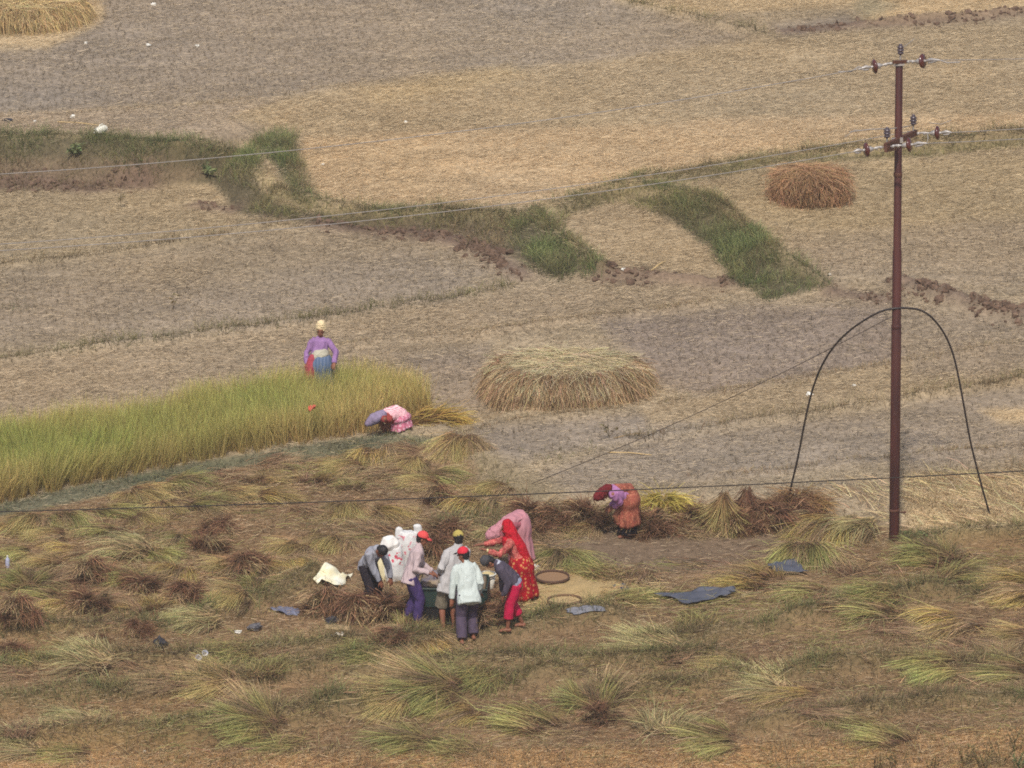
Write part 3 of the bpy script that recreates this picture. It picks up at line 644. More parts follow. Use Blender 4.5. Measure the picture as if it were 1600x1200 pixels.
class Fig:
    """A person: joints found by reaching bone lengths from the pelvis; F = heading (degrees, 0 right, 90 away)."""
    def __init__(s, label, feet, face_deg, pelvis, neck, head_up, head_face, hands, feet_px, sc=1.0, neck_near=True, hint=None, torso=.5, slim=1.0, knee_fwd=None):
        s.sc = sc; s.slim = slim
        g = pix_ground(*feet); s.o = Vector(g); s.Y = g[1]
        s.F = Vector((math.cos(R(face_deg)), math.sin(R(face_deg)), 0)); s.S = s.F.cross(Vector((0, 0, 1)))     # S: the person's right
        s.pelvis = s.at(*pelvis)
        s.neck = s.bone(s.pelvis, neck[0], neck[1], torso * sc, neck[2])
        s.T = (s.neck - s.pelvis).normalized()
        s.fr = s.S.cross(s.T) * 1.0
        if s.fr.dot(s.F) < 0 and abs(s.T.z) > .3: s.fr = -s.fr
        s.fr.normalize()
        hu = Vector(head_up).normalized(); s.hu = hu; hf = Vector(head_face); s.hf = (hf - hu * hf.dot(hu)).normalized()
        s.hs = s.hf.cross(hu)
        s.head = s.neck + (hu * .15 + s.hf * .02) * sc
        s.sh = {k: s.neck - s.T * .078 * sc + s.S * (sg * .165 * sc * slim) for k, sg in (('r', 1), ('l', -1))}
        s.hip = {k: s.pelvis + s.S * (sg * .088 * sc) for k, sg in (('r', 1), ('l', -1))}
        s.hand, s.elbow, s.knee, s.ank = {}, {}, {}, {}
        for k in 'rl':
            tgt = s.at(*hands[k][:3]); hn = Vector(hands[k][3]) if len(hands[k]) > 3 else Vector((0, 0, -1))
            s.elbow[k], s.hand[k] = s.ik(s.sh[k], tgt, .285 * sc, .255 * sc, hn)
            fp = feet_px[k]; gg = Vector(pix_ground(fp[0], fp[1])); 
            gg = Vector((s.at(fp[0], fp[1], 0).x, s.Y + fp[2], 0)); gg.z = float(gz(gg.x, gg.y))
            a = gg + Vector((0, 0, .08 * sc)) - s.F * .05
            s.knee[k], s.ank[k] = s.ik(s.hip[k], a, .42 * sc, .40 * sc, Vector(knee_fwd) if knee_fwd else s.F)
        s.root = empty('person', s.o); tag(s.root, label, 'person')
        s.children = []
    def at(s, px, py, dy=0.0): return Vector(on_y(px, py, s.Y + dy))
    def bone(s, A, px, py, L, sgn):
        """point on the sight line of (px, py) at distance L from A; sgn +1 the far one, -1 the near one"""
        d = Vector(ray(px, py)).normalized(); c = Vector(CAM); t = (A - c).dot(d); q = c + d * t; h2 = L * L - (q - A).length_squared
        if h2 <= 0: return A + (q - A).normalized() * L
        return q + d * (math.sqrt(h2) * sgn)
    def ik(s, A, B, l1, l2, hint):
        v = B - A; L = v.length
        if L > (l1 + l2) * .995: v = v * ((l1 + l2) * .995 / L); L = v.length; B = A + v
        a = (l1 * l1 - l2 * l2 + L * L) / (2 * L); h = math.sqrt(max(0, l1 * l1 - a * a)); u = v.normalized()
        p = hint - u * hint.dot(u); p = p.normalized() if p.length > 1e-5 else u.orthogonal()
        return A + u * a + p * h, B
    def body(s, bare_feet=True, fist=.5):
        bm = bmesh.new(); k = s.sc; S = s.S
        mid = s.pelvis.lerp(s.neck, .45); ch = s.pelvis.lerp(s.neck, .78)
        add_tube(bm, [s.pelvis - s.T * .06 * k, mid, ch, s.neck - s.T * .02], [.105 * k, .095 * k, .108 * k, .05 * k], wide=S, wr=[1.4, 1.3, 1.45, 1.7])
        add_tube(bm, [s.neck - s.T * .05, s.neck.lerp(s.head, .6)], [.056 * k, .05 * k])
        hd, hu, hf, hs = s.head, s.hu, s.hf, s.hs
        add_ell(bm, hd + hu * .02 * k - hf * .008, (.074 * k, .094 * k, .098 * k), hs, hu)
        add_ell(bm, hd - hu * .05 * k + hf * .022 * k, (.056 * k, .064 * k, .066 * k), hs, hu)
        add_tube(bm, [hd + hu * .02 * k + hf * .088 * k, hd - hu * .022 * k + hf * .108 * k], [.008 * k, .014 * k], 8)
        add_ell(bm, hd - hu * .06 * k + hf * .086 * k, (.022 * k, .01 * k, .012 * k), hs, hu, 10)
        for sg in (1, -1):
            add_ell(bm, hd + hs * .074 * k * sg - hu * .008, (.01 * k, .02 * k, .032 * k), hs, hu, 10)
        for q in 'rl':
            add_tube(bm, [s.sh[q], s.sh[q].lerp(s.elbow[q], .5), s.elbow[q], s.elbow[q].lerp(s.hand[q], .45), s.hand[q]], [.056 * k, .048 * k, .038 * k, .038 * k, .026 * k])
            s.make_hand(bm, q, fist)
            add_tube(bm, [s.hip[q], s.hip[q].lerp(s.knee[q], .5), s.knee[q], s.knee[q].lerp(s.ank[q], .35), s.ank[q]], [.085 * k, .072 * k, .052 * k, .053 * k, .034 * k])
            t = s.ank[q] - Vector((0, 0, .045 * k)); add_tube(bm, [t - s.F * .04 * k, t + s.F * .06 * k, t + s.F * .14 * k - Vector((0, 0, .012))], [.036 * k, .034 * k, .024 * k], wide=S, wr=[1, 1.2, 1.7])
        return finish('body', bm, SKIN, s.root, s.o, .0075, 2)
    def make_hand(s, bm, q, fist):
        k = s.sc; w = s.hand[q]; d = (w - s.elbow[q]).normalized(); side = s.T.cross(d); side = side.normalized() if side.length > .1 else s.S.copy()
        nrm = d.cross(side).normalized()
        if nrm.z > 0: nrm = -nrm                       # palm down
        add_tube(bm, [w, w + d * .075 * k], [.022 * k, .02 * k], 10, wide=side, wr=1.9)
        for j, (off, ln) in enumerate(((-.03, .062), (-.01, .074), (.011, .07), (.03, .055))):
            p = w + d * .082 * k + side * off * k; a = p + (d * .8 + nrm * .25 * fist) * ln * .5 * k; b = a + (d * (.8 - .5 * fist) + nrm * (.3 + .9 * fist)) * ln * .5 * k
            add_tube(bm, [p - d * .02, a, b], [.0098 * k, .0092 * k, .0082 * k], 8)
        p = w + d * .025 * k - side * .036 * k; add_tube(bm, [p, p + (d * .6 - side * .55 + nrm * .3) * .04 * k, p + (d * .95 - side * .4 + nrm * .6) * .065 * k], [.0125 * k, .011 * k, .009 * k], 8)
    def face(s):
        k = s.sc
        for sg in (1, -1):
            bm = bmesh.new(); add_ell(bm, s.head + s.hu * .02 * k + s.hf * .083 * k + s.hs * .03 * sg * k, (.013 * k, .008 * k, .006 * k), s.hs, s.hu, 10); finish('eye', bm, EYE, s.root, s.o)
        bm = bmesh.new(); add_ell(bm, s.head - s.hu * .06 * k + s.hf * .09 * k, (.024 * k, .008 * k, .007 * k), s.hs, s.hu, 10); finish('mouth', bm, LIP, s.root, s.o)
    def hair(s, long=0.0):
        bm = bmesh.new(); k = s.sc
        add_ell(bm, s.head + s.hu * .032 * k - s.hf * .02 * k, (.084 * k, .094 * k, .1 * k), s.hs, s.hu)
        add_ell(bm, s.head - s.hu * .02 * k - s.hf * .045 * k, (.072 * k, .06 * k, .075 * k), s.hs, s.hu)
        return finish('hair', bm, HAIR, s.root, s.o, .007, 1, .008, 60, (1, 1, 1))
    def cap(s, mat, back=False, brim=None):
        bm = bmesh.new(); k = s.sc; f = -s.hf if back else s.hf
        add_ell(bm, s.head + s.hu * .05 * k - s.hf * .006 * k, (.092 * k, .104 * k, .092 * k), s.hs, s.hu, 24)
        bmesh.ops.bisect_plane(bm, geom=bm.verts[:] + bm.edges[:] + bm.faces[:], plane_co=s.head + s.hu * .035 * k, plane_no=s.hu, clear_inner=True)
        bmesh.ops.solidify(bm, geom=bm.faces[:], thickness=.006)
        add_ell(bm, s.head + s.hu * .142 * k - s.hf * .006 * k, (.01, .01, .006), s.hs, s.hu, 8)
        c = finish('cap', bm, mat, s.root, s.o)
        bm = bmesh.new(); a = s.head + s.hu * .045 * k
        rings = []
        for t in (0, .35, .7, 1):
            p = a + f * (.08 + .085 * t) * k - s.hu * (.02 * t) * k; hw = .085 * k * math.sqrt(max(.12, 1 - t ** 2.6))
            rings.append([p - s.hs * hw - s.hu * .012, p - s.hs * hw * .5, p + s.hs * hw * .5, p + s.hs * hw - s.hu * .012, p + s.hs * hw * .5 - s.hu * .006, p - s.hs * hw * .5 - s.hu * .006])
        loft_rings(bm, rings); finish('brim', bm, brim or mat, c, s.o)
        return c
    def shirt(s, mat, hem=.1, loose=1.0, sleeve=1.0, name='shirt', fold=.026, collar=True, seed=1):
        """torso and sleeves; sleeve = 1 to the wrist, .5 to the elbow"""
        bm = bmesh.new(); k = s.sc; S = s.S; lo = loose
        P = [s.pelvis - s.T * hem * k, s.pelvis + s.T * .05 * k, s.pelvis.lerp(s.neck, .5), s.pelvis.lerp(s.neck, .8), s.neck - s.T * .035 * k, s.neck + s.T * .012 * k]
        add_tube(bm, P, [.129 * k * lo, .121 * k * lo, .118 * k * lo, .122 * k, .085 * k, .058 * k], 18, wide=S, wr=[1.42, 1.4, 1.36, 1.42, 1.75, 1.25], flat=True)
        for q in 'rl':
            a, e, w = s.sh[q], s.elbow[q], s.hand[q]
            if sleeve > .6: pts = [a - (a - s.neck) * .25, a, a.lerp(e, .55), e, e.lerp(w, .55), e.lerp(w, .62 + .36 * (sleeve - .6) / .4)]; rr = [.066, .068, .064, .057, .052, .044]
            else: pts = [a - (a - s.neck) * .25, a, a.lerp(e, .5), a.lerp(e, .4 + sleeve)]; rr = [.072, .07, .064, .056]
            add_tube(bm, pts, [r * k * (.5 + .5 * lo) for r in rr], 14, flat=True)
        if collar: add_tube(bm, [s.neck - s.T * .02 * k, s.neck + (s.T * .6 + s.hu * .4) * .05 * k], [.066 * k, .06 * k], 14, wide=S, wr=1.12)
        return finish(name, bm, mat, s.root, s.o, .009, 3, fold, 11, (1, 1, .3), seed)
    def trousers(s, mat, length=1.0, loose=1.0, name='trousers', fold=.014, seed=5, waist=.1):
        bm = bmesh.new(); k = s.sc
        add_tube(bm, [s.pelvis + s.T * waist * k, s.pelvis, s.pelvis - Vector((0, 0, .07)) * k], [.108 * k, .118 * k, .11 * k], 18, wide=s.S, wr=[1.34, 1.4, 1.45])
        for q in 'rl':
            h, n, a = s.hip[q], s.knee[q], s.ank[q]
            if length > .6: pts = [h, h.lerp(n, .5), n, n.lerp(a, .45), n.lerp(a, (length - .5) * 2)]; rr = [.105, .098, .086, .083, .082]
            else: pts = [h, h.lerp(n, .5), h.lerp(n, length * 2 * .98)]; rr = [.108, .104, .098]
            add_tube(bm, pts, [r * k * loose for r in rr], 16, flat=True)
        return finish(name, bm, mat, s.root, s.o, .009, 3, fold, 12, (1, 1, .4), seed)
    def skirt(s, mat, top, foot, r0=.15, r1=.24, pleats=11, name='skirt', wide=1.25, seed=2, fold=.012, amp=.055):
        bm = bmesh.new(); top = Vector(top); foot = Vector(foot); ax = (foot - top).normalized(); S = (s.S - ax * s.S.dot(ax)).normalized(); U = ax.cross(S); rings = []
        n = 96; ph = [random.uniform(0, 6.28) for _ in range(4)]
        for i in range(15):
            t = i / 14; r = r0 + (r1 - r0) * (t ** .8) + .035 * math.sin(math.pi * min(1, t * 2.2)) ; c = top.lerp(foot, t); row = []
            for j in range(n):
                a = 2 * math.pi * j / n
                rp = 1 + amp * t * (math.sin(pleats * a + ph[0] + 1.2 * t) + .6 * math.sin((pleats * 2 - 5) * a + ph[1]) + .5 * math.sin(3 * a + ph[2] + 2 * t))
                row.append(c + S * math.cos(a) * r * wide * rp + U * math.sin(a) * r * rp + ax * (.02 * t * math.sin(3 * a + ph[3])))
            rings.append(row)
        loft_rings(bm, rings)
        return finish(name, bm, mat, s.root, s.o, None, 0, fold, 12, (1, 1, .35), seed)
    def wrap(s, mat, tubes, name, fold=.012, voxel=.009, ells=(), seed=3, fs=16, stretch=(1, 1, .6)):
        bm = bmesh.new()
        for pts, rr, wd, wr in tubes: add_tube(bm, pts, rr, 16, wide=wd, wr=wr)
        for c, r, X, Zd in ells: add_ell(bm, c, r, X, Zd)
        return finish(name, bm, mat, s.root, s.o, voxel, 3, fold, fs, stretch, seed)

U = Vector((0, 0, 1))
# 1 the woman standing at the back of the rice
f = Fig('woman in purple blouse and cream head wrap standing at the back of the rice', (500, 622), -96, (499, 558, 0), (501, 527, .02), (0.04, -.12, 1), (-.12, -1, -.25),
        {'r': (479, 570, -.1, (-1, .3, 0)), 'l': (522, 568, -.16, (1, .2, 0))}, {'r': (494, 622, 0), 'l': (507, 622, -.02)}, sc=.9, neck_near=1)
f.body(); f.face()
PURP = mat_plain('purple_cloth', (150, 114, 160), .85, .2, 8, .15)
f.shirt(PURP, hem=-.08, loose=.98, sleeve=.95, name='blouse', collar=False, seed=4)
f.skirt(mat_stripes('red_blue_skirt', (78, 96, 122), (96, 110, 134), 5, 'X'), f.pelvis + U * .04, f.o + U * .12, .155, .25, 9, seed=5)
f.wrap(mat_plain('red_cloth', (168, 72, 84), .85, .25, 10, .1), [([f.pelvis + V3(-.13, -.1, .03), f.pelvis + V3(-.16, -.13, -.15), f.pelvis + V3(-.19, -.15, -.5)], [.06, .09, .11], f.S, 1.1)], 'side_panel', .012)
f.wrap(mat_plain('cream_sash', (184, 178, 158), .85, .2, 10, .1), [([f.pelvis + U * .02 + V3(.02, -.02, 0), f.pelvis + U * .04], [.155, .148], f.S, 1.25)], 'sash', .014)
f.wrap(mat_plain('cream_cloth', (222, 200, 158), .85, .2, 14, .1), [([f.head + f.hu * .05 - f.hf * .03, f.head + f.hu * .13 - f.hf * .03], [.1, .085], f.hs, 1.02), ([f.head + f.hu * .06 - f.hf * .1 + f.hs * .05, f.head - f.hu * .1 - f.hf * .1 + f.hs * .06], [.03, .025], f.hs, 1.6)], 'head_wrap', .02, fs=22, stretch=(.5, .5, 1.4))
# 2 the woman bent double, cutting rice
f = Fig('bent woman in pink floral dress cutting rice at the end of the patch', (625, 676), 178, (622, 653, 0), (598, 651, -1), (-.9, -.2, -.25), (-.2, -.1, -1),
        {'r': (601, 668, .1, (-.3, 0, .4)), 'l': (597, 668, -.12, (-.3, 0, .4))}, {'r': (629, 676, .1), 'l': (621, 677, -.08)}, sc=.84)
f.body(); f.face(); f.hair()
f.shirt(mat_plain('rust_red_cloth', (150, 66, 62), .85, .25, 9, .1), hem=.02, loose=.97, sleeve=.5, name='blouse', collar=False, seed=8)
f.skirt(mat_spots('pink_floral', (204, 118, 140), (228, 184, 194), 26, .34), f.pelvis + V3(.02, 0, .07), f.o + V3(.03, 0, .1), .16, .21, 10, seed=9)
f.wrap(mat_stripes('pink_striped_shawl', (238, 206, 206), (206, 128, 140), 16, 'Z', 2.5), [([f.pelvis + V3(.07, 0, .03), f.pelvis + V3(-.03, 0, .085), f.pelvis.lerp(f.neck, .62) + U * .05], [.14, .15, .12], f.S, 1.3)], 'shawl', .012)
f.wrap(mat_plain('lavender_cloth', (142, 128, 152), .85, .25, 12, .1), [([f.neck + U * .05, f.head + f.hu * .06 + U * .03, f.head + f.hu * .17 - U * .03], [.085, .105, .06], f.S, 1.0)], 'head_scarf', .018)
# 3 the woman in orange bent over the row of sheaves
f = Fig('bent woman in orange wrap, purple blouse and red scarf beside the row of sheaves', (982, 838), 186, (980, 775, 0), (951, 767, -1), (-.8, -.25, -.35), (-.45, -.2, -1),
        {'r': (951, 793, .1, (.4, 0, 0)), 'l': (955, 795, -.15, (.4, 0, .0))}, {'r': (988, 836, .12), 'l': (974, 840, -.1)}, sc=.95)
f.body(); f.face(); f.hair()
f.shirt(mat_plain('violet_cloth', (170, 118, 162), .85, .22, 9, .12), hem=.0, loose=1.0, sleeve=.7, name='blouse', collar=False, seed=12)
ORN = mat_spots('orange_print', (150, 82, 66), (176, 114, 88), 30, .32)
f.skirt(mat_plain('black_petticoat', (32, 26, 30), .9, .3, 9, .1), f.pelvis - U * .35, f.o + V3(-.01, 0, .08), .13, .185, 9, name='petticoat', seed=3)
f.skirt(ORN, f.pelvis + V3(.01, 0, .08), f.o + V3(-.01, 0, .23), .165, .225, 12, seed=14)
f.wrap(ORN, [([f.pelvis + V3(.09, -.06, -.22), f.pelvis + V3(.1, -.05, .0), f.pelvis + V3(.02, -.02, .12), f.pelvis.lerp(f.neck, .6) + V3(0, 0, .09)], [.06, .1, .11, .07], f.S, 1.35)], 'shawl', .02)
f.wrap(mat_plain('dark_red_cloth', (112, 36, 40), .85, .4, 16, .12), [([f.head + f.hu * .03 + U * .03, f.head + f.hu * .1 + U * .015], [.098, .075], f.S, 1.0), ([f.neck + U * .06, f.head + U * .05], [.075, .085], f.S, 1.1)], 'head_scarf', .018, fs=24)
# 4 man in a grey shirt bent over the straw
f = Fig('bareheaded man in grey shirt bent over the brown straw at the left of the group', (578, 955), -38, (574, 881, .05), (588, 858, -1), (.5, -.62, .1), (.25, -.6, -1),
        {'r': (597, 917, -.28, (-.4, .2, -.2)), 'l': (614, 916, -.1, (.6, .2, .0))}, {'r': (571, 955, -.04), 'l': (585, 953, .08)}, torso=.48, sc=.97)
f.body(); f.face(); f.hair()
f.trousers(mat_plain('black_trousers', (48, 42, 48), .9, .3, 8, .12), 1.0, 1.0, seed=15)
f.shirt(mat_plain('grey_shirt', (150, 150, 158), .85, .16, 7, .15), hem=.06, sleeve=.93, seed=16)
# 5 man in mauve shirt and coral cap
f = Fig('man in mauve shirt, purple trousers and coral cap beside the thresher', (646, 975), 4, (642, 900, 0), (655, 853, 1), (.28, 0, 1), (1, -.12, -.32),
        {'r': (671, 896, -.16, (-.6, -.3, -.5)), 'l': (676, 894, .14, (-.5, .3, -.4))}, {'r': (657, 976, -.08), 'l': (640, 972, .1)}, torso=.53, sc=.96)
f.body(); f.face(); f.hair()
f.trousers(mat_plain('purple_trousers', (74, 58, 104), .9, .3, 8, .12), .96, 1.1, seed=18, waist=.03)
f.shirt(mat_plain('mauve_shirt', (184, 164, 164), .85, .14, 7, .15), hem=.14, loose=1.06, sleeve=.95, seed=19)
f.cap(mat_plain('coral_cap', (214, 78, 76), .8, .12, 8, .2))
# 6 man with yellow cap, shorts
f = Fig('man in pale grey shirt, khaki shorts and yellow cap feeding the thresher', (697, 986), 112, (704, 908, 0), (716, 855, 1), (.02, .12, 1), (-.2, 1, -.2),
        {'l': (688, 894, .12, (-.35, -1, -.5)), 'r': (712, 893, .34, (.3, -.8, -.4))}, {'l': (691, 987, -.05), 'r': (708, 980, .1)}, torso=.57, sc=1.0)
f.body(); f.face(); f.hair()
f.trousers(mat_plain('khaki_shorts', (132, 122, 104), .9, .25, 10, .12), .56, 1.08, name='shorts', seed=21, waist=.03)
f.shirt(mat_plain('pale_grey_shirt', (178, 174, 172), .85, .16, 7, .15), hem=.2, loose=1.06, sleeve=.9, seed=22)
f.cap(mat_plain('yellow_cap', (176, 158, 84), .8, .2, 9, .2), back=False)
# 7 man with white shirt and red cap, in front
f = Fig('man in white shirt, dark trousers and red cap standing with his back turned', (731, 1002), 100, (732, 927, 0), (727, 880, 1), (-.12, .06, 1), (-.92, .4, -.5),
        {'l': (706, 939, .02, (-.4, -.6, -.2)), 'r': (749, 926, .22, (.35, -1, -.3))}, {'l': (721, 1003, -.1), 'r': (739, 1001, .08)}, torso=.52, sc=.97)
f.body(); f.face(); f.hair()
f.trousers(mat_plain('plum_trousers', (82, 70, 86), .9, .22, 8, .12), .97, 1.08, seed=25, waist=.02)
f.shirt(mat_plain('white_shirt', (188, 196, 190), .85, .08, 7, .2), hem=.17, loose=1.08, sleeve=.93, seed=26)
f.cap(mat_plain('red_cap', (204, 46, 62), .8, .1, 8, .2), brim=mat_plain('black_brim', (36, 30, 34), .7, .2, 8, .2))
# 8 boy in a grey sweater and crimson trousers
f = Fig('stooping boy in charcoal sweater and crimson cropped trousers', (799, 984), 184, (806, 911, 0), (777, 881, -1), (-.75, -.1, .32), (-.75, -.15, -.85),
        {'r': (786, 930, .12, (.3, .2, 0)), 'l': (787, 931, -.18, (.7, -.2, -.2))}, {'l': (788, 985, -.1), 'r': (811, 982, .12)}, torso=.5, sc=.92)
f.body(); f.face(); f.hair()
f.trousers(mat_plain('crimson_trousers', (190, 28, 70), .85, .2, 8, .15), .78, 1.02, seed=28, waist=.06)
f.wrap(mat_plain('pale_shirt_tail', (156, 158, 178), .85, .2, 12, .15), [([f.pelvis - f.T * .01, f.pelvis + f.T * .05, f.pelvis + f.T * .13], [.112, .122, .117], f.S, 1.36)], 'undershirt', .014)
f.shirt(mat_plain('charcoal_sweater', (78, 70, 82), .9, .15, 9, .12), hem=-.05, loose=1.1, sleeve=.97, name='sweater', seed=29)
f.wrap(mat_plain('pale_collar', (190, 192, 204), .85, .15, 9, .15), [([f.neck - f.T * .02, f.neck + f.T * .03], [.074, .064], f.S, 1.2)], 'collar', .004)
f.wrap(mat_plain('grey_headband', (74, 72, 74), .85, .3, 30, .15), [([f.head + f.hu * .06, f.head + f.hu * .085], [.099, .093], f.hs, .98)], 'headband', .004)
# 9 woman in red
f = Fig('woman in red patterned skirt and bright red head scarf reaching out to her left', (820, 938), 183, (812, 878, 0), (795, 838, -1), (-.12, 0, 1), (-1, -.15, -.15),
        {'r': (741, 853, .22, (-.1, .2, -1)), 'l': (760, 860, -.22, (.4, -.2, -1))}, {'r': (826, 936, .1), 'l': (820, 939, -.1)}, torso=.5, sc=.95)
f.body(fist=.3); f.face(); f.hair()
f.shirt(mat_spots('coral_print', (186, 84, 82), (212, 140, 120), 46, .32), hem=.0, loose=.96, sleeve=.78, name='blouse', collar=False, seed=31)
f.skirt(mat_spots('red_gold_print', (166, 22, 36), (206, 140, 86), 17, .24, stretch=(1, 1, .8)), f.pelvis + V3(0, 0, .1), f.o + V3(.02, 0, .07), .16, .215, 10, seed=32, wide=1.15)
RED = mat_plain('red_scarf', (188, 20, 40), .8, .3, 9, .2)
f.wrap(RED, [([f.head + f.hu * .09 - f.hf * .02, f.head - f.hu * .02 - f.hf * .03, f.neck - f.T * .03 - f.F * .06, f.neck.lerp(f.pelvis, .45) - f.F * .11, f.pelvis - f.F * .1 + U * .08], [.085, .112, .11, .1, .07], f.S, [1, 1, 1.35, 1.5, 1.5]),
             ([f.neck - f.T * .06 + f.F * .05, f.neck.lerp(f.pelvis, .5) + f.F * .09], [.09, .08], f.S, 1.2)], 'head_scarf', .02)
f.wrap(mat_plain('gold_bangle', (200, 180, 130), .3, .1, 9, .5), [([f.hand['l'].lerp(f.elbow['l'], .05), f.hand['l'].lerp(f.elbow['l'], .09)], [.036, .036], None, 1)], 'bangle', 0, .005)
# 10 woman in pink behind her
f = Fig('woman in dusty pink wrap bent low behind the woman in red', (812, 886), 192, (810, 813, .1), (784, 824, -1), (-.75, -.15, -.42), (-.5, -.15, -1),
        {'r': (766, 848, .2, (.3, .1, -.2)), 'l': (764, 850, -.15, (.3, -.1, -.2))}, {'r': (816, 884, .22), 'l': (810, 886, .02)}, sc=.95)
f.body(); f.face(); f.hair()
PNK = mat_plain('dusty_pink_cloth', (186, 130, 138), .85, .16, 9, .15)
f.shirt(mat_plain('rose_blouse', (176, 100, 112), .85, .2, 8, .15), hem=.0, loose=1.0, sleeve=.6, name='blouse', collar=False, seed=34)
f.skirt(PNK, f.pelvis + V3(.0, 0, .09), f.o + V3(.03, .1, .08), .15, .22, 12, seed=35, amp=.08, fold=.02, wide=1.1)
f.wrap(PNK, [([f.pelvis + V3(.05, 0, -.1), f.pelvis + V3(.02, 0, .06), f.pelvis.lerp(f.neck, .5) + U * .055, f.neck + U * .03], [.1, .125, .105, .075], f.S, 1.3)], 'shawl', .028, seed=36, fs=12, stretch=(.5, 1, 1))
f.wrap(PNK, [([f.neck + U * .03, f.head + f.hu * .0 + U * .0, f.head + f.hu * .1], [.075, .118, .095], f.S, 1.0)], 'head_scarf', .02, seed=37)
# ------------------------------------------------------------------ cut rice sheaves
BUTT = lin(114, 86, 66); TAN = lin(176, 150, 112)
SK = {'G': (lin(148, 138, 84), lin(164, 166, 102)), 'Y': (lin(176, 150, 88), lin(206, 186, 116)), 'O': (lin(162, 138, 90), lin(186, 172, 112)),
      'P': (lin(180, 166, 116), lin(198, 192, 136)), 'B': (lin(110, 80, 60), lin(148, 112, 84)), 'S': (lin(158, 132, 100), lin(178, 156, 116))}
def two_tone(P, D, L, W, c0, c1, c2, droop, seg, taper=.3, floor=.008):
    """blades with three colours from butt to tip"""
    V, Q, C = blades(P, D, L, W, c0, c2, droop, seg, taper, floor)
    n = len(P); C = C.reshape(n, seg + 1, 2, 3)
    for k in range(seg + 1):
        t = k / seg; c = c0 + (c1 - c0) * min(1, t * 2.2) if t < .45 else c1 + (c2 - c1) * (t - .45) / .55
        C[:, k, :] = np.clip(c, 0, 1)[:, None, :]
    return V, Q, C.reshape(-1, 3)

def sheaf_fan(kind, seed):
    """a bundle of handfuls: straight stems from the cut butts, heads fanned and sagging to the soil"""
    global rng
    rng = np.random.default_rng(seed); parts = []; mid, tip = SK[kind]; hands = int(rng.integers(13, 17))
    for h in range(hands):
        n = 125; a = rng.uniform(-1, 1); lay = rng.random()
        c = np.array([-.34 + rng.normal(0, .1), a * .26, .02 + .13 * lay * (1 - a * a * .6)])
        P = c + rng.normal(size=(n, 3)) * (.05, .05, .028); P[:, 2] = np.maximum(P[:, 2], .012)
        az = a * .38 + rng.normal(0, .3) + rng.normal(0, .15, n); el = .06 + .2 * lay + rng.normal(0, .08) + rng.normal(0, .08, n)
        w = rng.random(n) < .1; az[w] += rng.normal(0, .9, w.sum())
        tone = 1 + rng.normal(0, .22); dry = rng.random() < .3
        m_, t_ = (TAN * .75, TAN * 1.05) if dry else (mid, tip)
        parts.append(two_tone(P, dirs(az, el), rng.uniform(.4, .88, n) * (.8 + .35 * rng.random()), rng.uniform(.006, .011, n), jit(BUTT if kind != 'P' else TAN * .9, n, .3) * tone, jit(m_, n, .28) * tone, jit(t_, n, .3) * tone, np.clip(rng.normal(1.1, .4, n), .3, 2.2), 5))
    return join(parts)

def sheaf_brown(seed):
    """threshed or butt-forward bundle: a tangled brown heap of stems"""
    global rng
    rng = np.random.default_rng(seed); parts = []
    for h in range(18):
        n = 75; a = rng.uniform(0, 6.28); r = rng.random() ** .5; hz = .36 * (1 - r ** 2 * .8)
        c = np.array([.27 * r * math.cos(a), .3 * r * math.sin(a), .02 + hz * rng.random() ** .5]); P = c + rng.normal(size=(n, 3)) * (.055, .055, .035); P[:, 2] = np.maximum(P[:, 2], .01)
        az = a + rng.normal(0, 1.1) + rng.normal(0, .45, n); el = rng.normal(.1, .3) + rng.normal(0, .25, n); tone = 1 + rng.normal(0, .25)
        lt = rng.random() < .22; cA, cB = (TAN * .6, TAN * .95) if lt else (SK['B'][0], SK['B'][1])
        parts.append(two_tone(P, dirs(az, el), rng.uniform(.14, .4, n), rng.uniform(.007, .015, n), jit(cA * .75, n, .35) * tone, jit(cA, n, .35) * tone, jit(cB, n, .35) * tone, rng.uniform(.2, 1.4, n), 3))
    return join(parts)

def sheaf_stook(kind, seed):
    """bundle stood up on its heads, stems meeting in a peak"""
    global rng
    rng = np.random.default_rng(seed); n = 1000; a = rng.uniform(0, 6.28, n); r = rng.uniform(.0, 1, n) ** .5
    P = np.stack([.06 * r * np.cos(a), .06 * r * np.sin(a), .5 + rng.normal(0, .07, n)], -1)
    mid, tip = SK[kind]
    el = rng.normal(-1.0, .22, n)
    return two_tone(P, dirs(a + rng.normal(0, .3, n), el), rng.uniform(.4, .66, n), rng.uniform(.008, .016, n), jit(BUTT, n, .3), jit(mid, n, .3), jit(tip, n, .3), rng.normal(-.3, .3, n), 4)

def sheaf_flat(kind, seed):
    """loosened bundle spread flat on the soil"""
    global rng
    rng = np.random.default_rng(seed); n = 800
    P = np.stack([rng.normal(-.25, .22, n), rng.normal(0, .2, n), .01 + np.abs(rng.normal(0, .06, n))], -1)
    mid, tip = SK[kind]; az = rng.normal(0, .35, n)
    w = rng.random(n) < .14; az[w] += rng.normal(0, .9, w.sum())
    return two_tone(P, dirs(az, rng.normal(.14, .12, n)), rng.uniform(.4, .85, n), rng.uniform(.007, .014, n), jit(BUTT * 1.2, n, .3), jit(mid, n, .3), jit(tip, n, .3), rng.uniform(.3, 1, n), 4)

PROTO = {}
def proto(key):
    if PROTO.get(key) is None:
        k, v = key[0], int(key[1]); q = ord(k) * 31 + v
        t = sheaf_brown(q) if k == 'B' else sheaf_stook('B' if v == 0 else 'O', q) if k == 'T' else sheaf_flat('S', q) if k == 'S' else sheaf_flat('G', q) if k == 'F' else sheaf_fan(k, q)
        PROTO[key] = np_mesh('rice_sheaf', t[0], t[1], M_STRAW, t[2])
    return PROTO[key]

